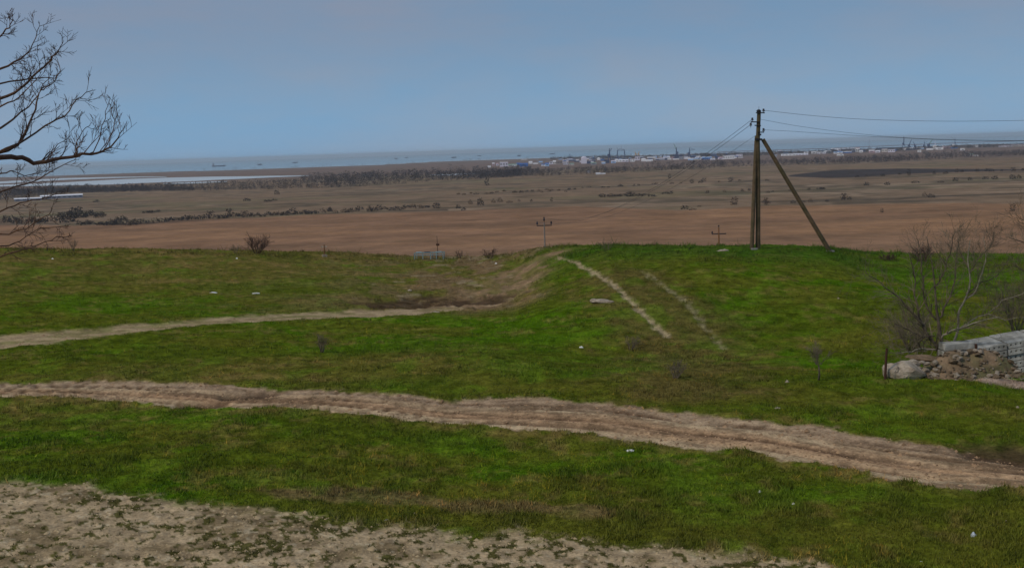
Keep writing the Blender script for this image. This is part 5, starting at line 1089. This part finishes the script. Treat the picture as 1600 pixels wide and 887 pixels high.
crane(1412, 233, 215, 'tall dark angular crane at the left of the right port', (1, 0), 'navy', 4, 1.8)
crane(1421, 233, 224.5, 'squat dark crane right of the tall angular crane', (3, 8), 'navy', 7, 2.2); crane(1429, 234, 225.5, 'second squat dark crane in the right port', (-2, 5), 'navy', 6, 2.0)
crane(1444, 233, 221.5, 'slim crane left of the green crane in the right port', (4, 2), 'navy', 4, 1.4); crane(1452, 233, 224, 'dark green crane beside the white terminal', (5, 8), 'navy', 7, 2.6, jc='green')
crane(1461, 231, 219, 'thin pale mast above the pointed terminal', (0, 0), 'lilac', 3, 0.8)
crane(1492, 229, 217, 'slim mast crane at the right port with a jib raised left', (-6, 5), 'navy', 3, 1.2, jc='grey')
crane(1358, 236, 219, 'thin faint mast left of the tall dark angular crane', (0, 0), 'grey', 3, 0.7)
# gantry
c, k, t = tower_base(970.5, 248, 'large dark gantry crane spanning between two lattice towers', 'gantry crane', 'gantry_crane')
for sx in (-5.4, 5.4):
    mb = MB(); 
    for dx in (-.9, .9): mb.tube([(sx * k + dx * k * .8, 0, -1), (sx * k + dx * k * .3, 0, 13 * k)], 1.3, 4)
    for q in range(5): mb.tube([(sx * k - .7 * k, 0, (2 + 2 * q) * k), (sx * k + .7 * k, 0, (3.4 + 2 * q) * k)], 0.7, 3)
    mb.build('tower', BM['navy'], t)
mb = MB(); mb.tube([(-5.4 * k, 0, 13 * k), (-3 * k, 0, 14.4 * k), (3 * k, 0, 14.2 * k), (5.6 * k, 0, 13.2 * k)], 1.3, 4); mb.tube([(-5.4 * k, 0, 12.4 * k), (5.6 * k, 0, 12.6 * k)], 0.9, 4); mb.build('bridge', BM['navy'], t)
mb = MB(); mb.tube([(0, 0, 14 * k), (0.6 * k, 0, 19 * k)], 0.8, 3); mb.tube([(-4.5 * k, 0, 13 * k), (-6 * k, 0, 18 * k)], 0.7, 3); mb.build('jib', BM['grey'], t)
# ships at anchor
def ship(px, py, L, label, bridge=-1, big=False, m='navy'):
    a_, t_ = azdep(px, py); D = (EYE - SEA) / t_; k = D / F; c = (D * math.sin(a_), D * math.cos(a_), SEA); t = empty('cargo_ship', c, label, 'ship', None, -a_)
    l = L * k / 2; w_ = l * 0.3; h = max(6, l * 0.16); mb = MB()
    sec = [(-1, 0.7, 1.0), (-0.6, 1, .95), (0.6, 1, .95), (0.88, .6, 1.1), (1.0, .04, 1.25)]; vs = []
    for (x_, ww, hh) in sec: vs += [(x_ * l * -bridge, -ww * w_ / 2, hh * h), (x_ * l * .95 * -bridge, -ww * w_ * .4, -1), (x_ * l * .95 * -bridge, ww * w_ * .4, -1), (x_ * l * -bridge, ww * w_ / 2, hh * h)]
    fs = []
    for i in range(4):
        for j in range(4): j2 = (j + 1) % 4; fs.append((i * 4 + j, i * 4 + j2, (i + 1) * 4 + j2, (i + 1) * 4 + j))
    fs += [(0, 1, 2, 3), (16, 17, 18, 19)]; mb.add(vs, fs); mb.build('hull', BM[m], t)
    mb = MB(); mb.box((bridge * l * 0.78, 0, h * 1.0 + h * .8), (l * 0.28, w_ * .8, h * 1.6)); mb.build('superstructure', BM['grey'], t)
    mb = MB(); mb.tube([(bridge * l * .8, 0, h * 2.4), (bridge * l * .8, 0, h * 3.3)], l * 0.05, 5); mb.build('funnel', BM[m], t)
    if not big:
        mb = MB(); mb.box((-bridge * l * .1, 0, h * 1.3), (l * .9, w_ * .6, h * .6)); mb.build('deck_cargo', BM['dark'], t)
    mb = MB(); mb.tube([(-bridge * l * .75, 0, h), (-bridge * l * .75, 0, h * 1.9)], l * .03, 4); mb.build('mast', BM[m], t)
ship(342, 260.2, 20, 'largest dark cargo ship at anchor with its bridge on the left', -1, True)
ship(406, 258.0, 7, 'small dark ship right of the largest cargo ship'); ship(461, 255.0, 8, 'small dark ship third from the left on the sea', 1)
ship(619, 248.6, 5, 'tiny dark ship left of the middle of the horizon'); ship(635, 247.2, 5, 'tiny dark ship just right of the other tiny one', 1); ship(709, 246.9, 8, 'low dark ship off the left end of the port town', 1)
ship(749, 244.1, 6, 'small dark ship above the left port shore'); ship(811, 244.0, 6, 'small dark ship above the blue hangar', 1); ship(863, 241.2, 9, 'wide dark ship above the tan block', 1)
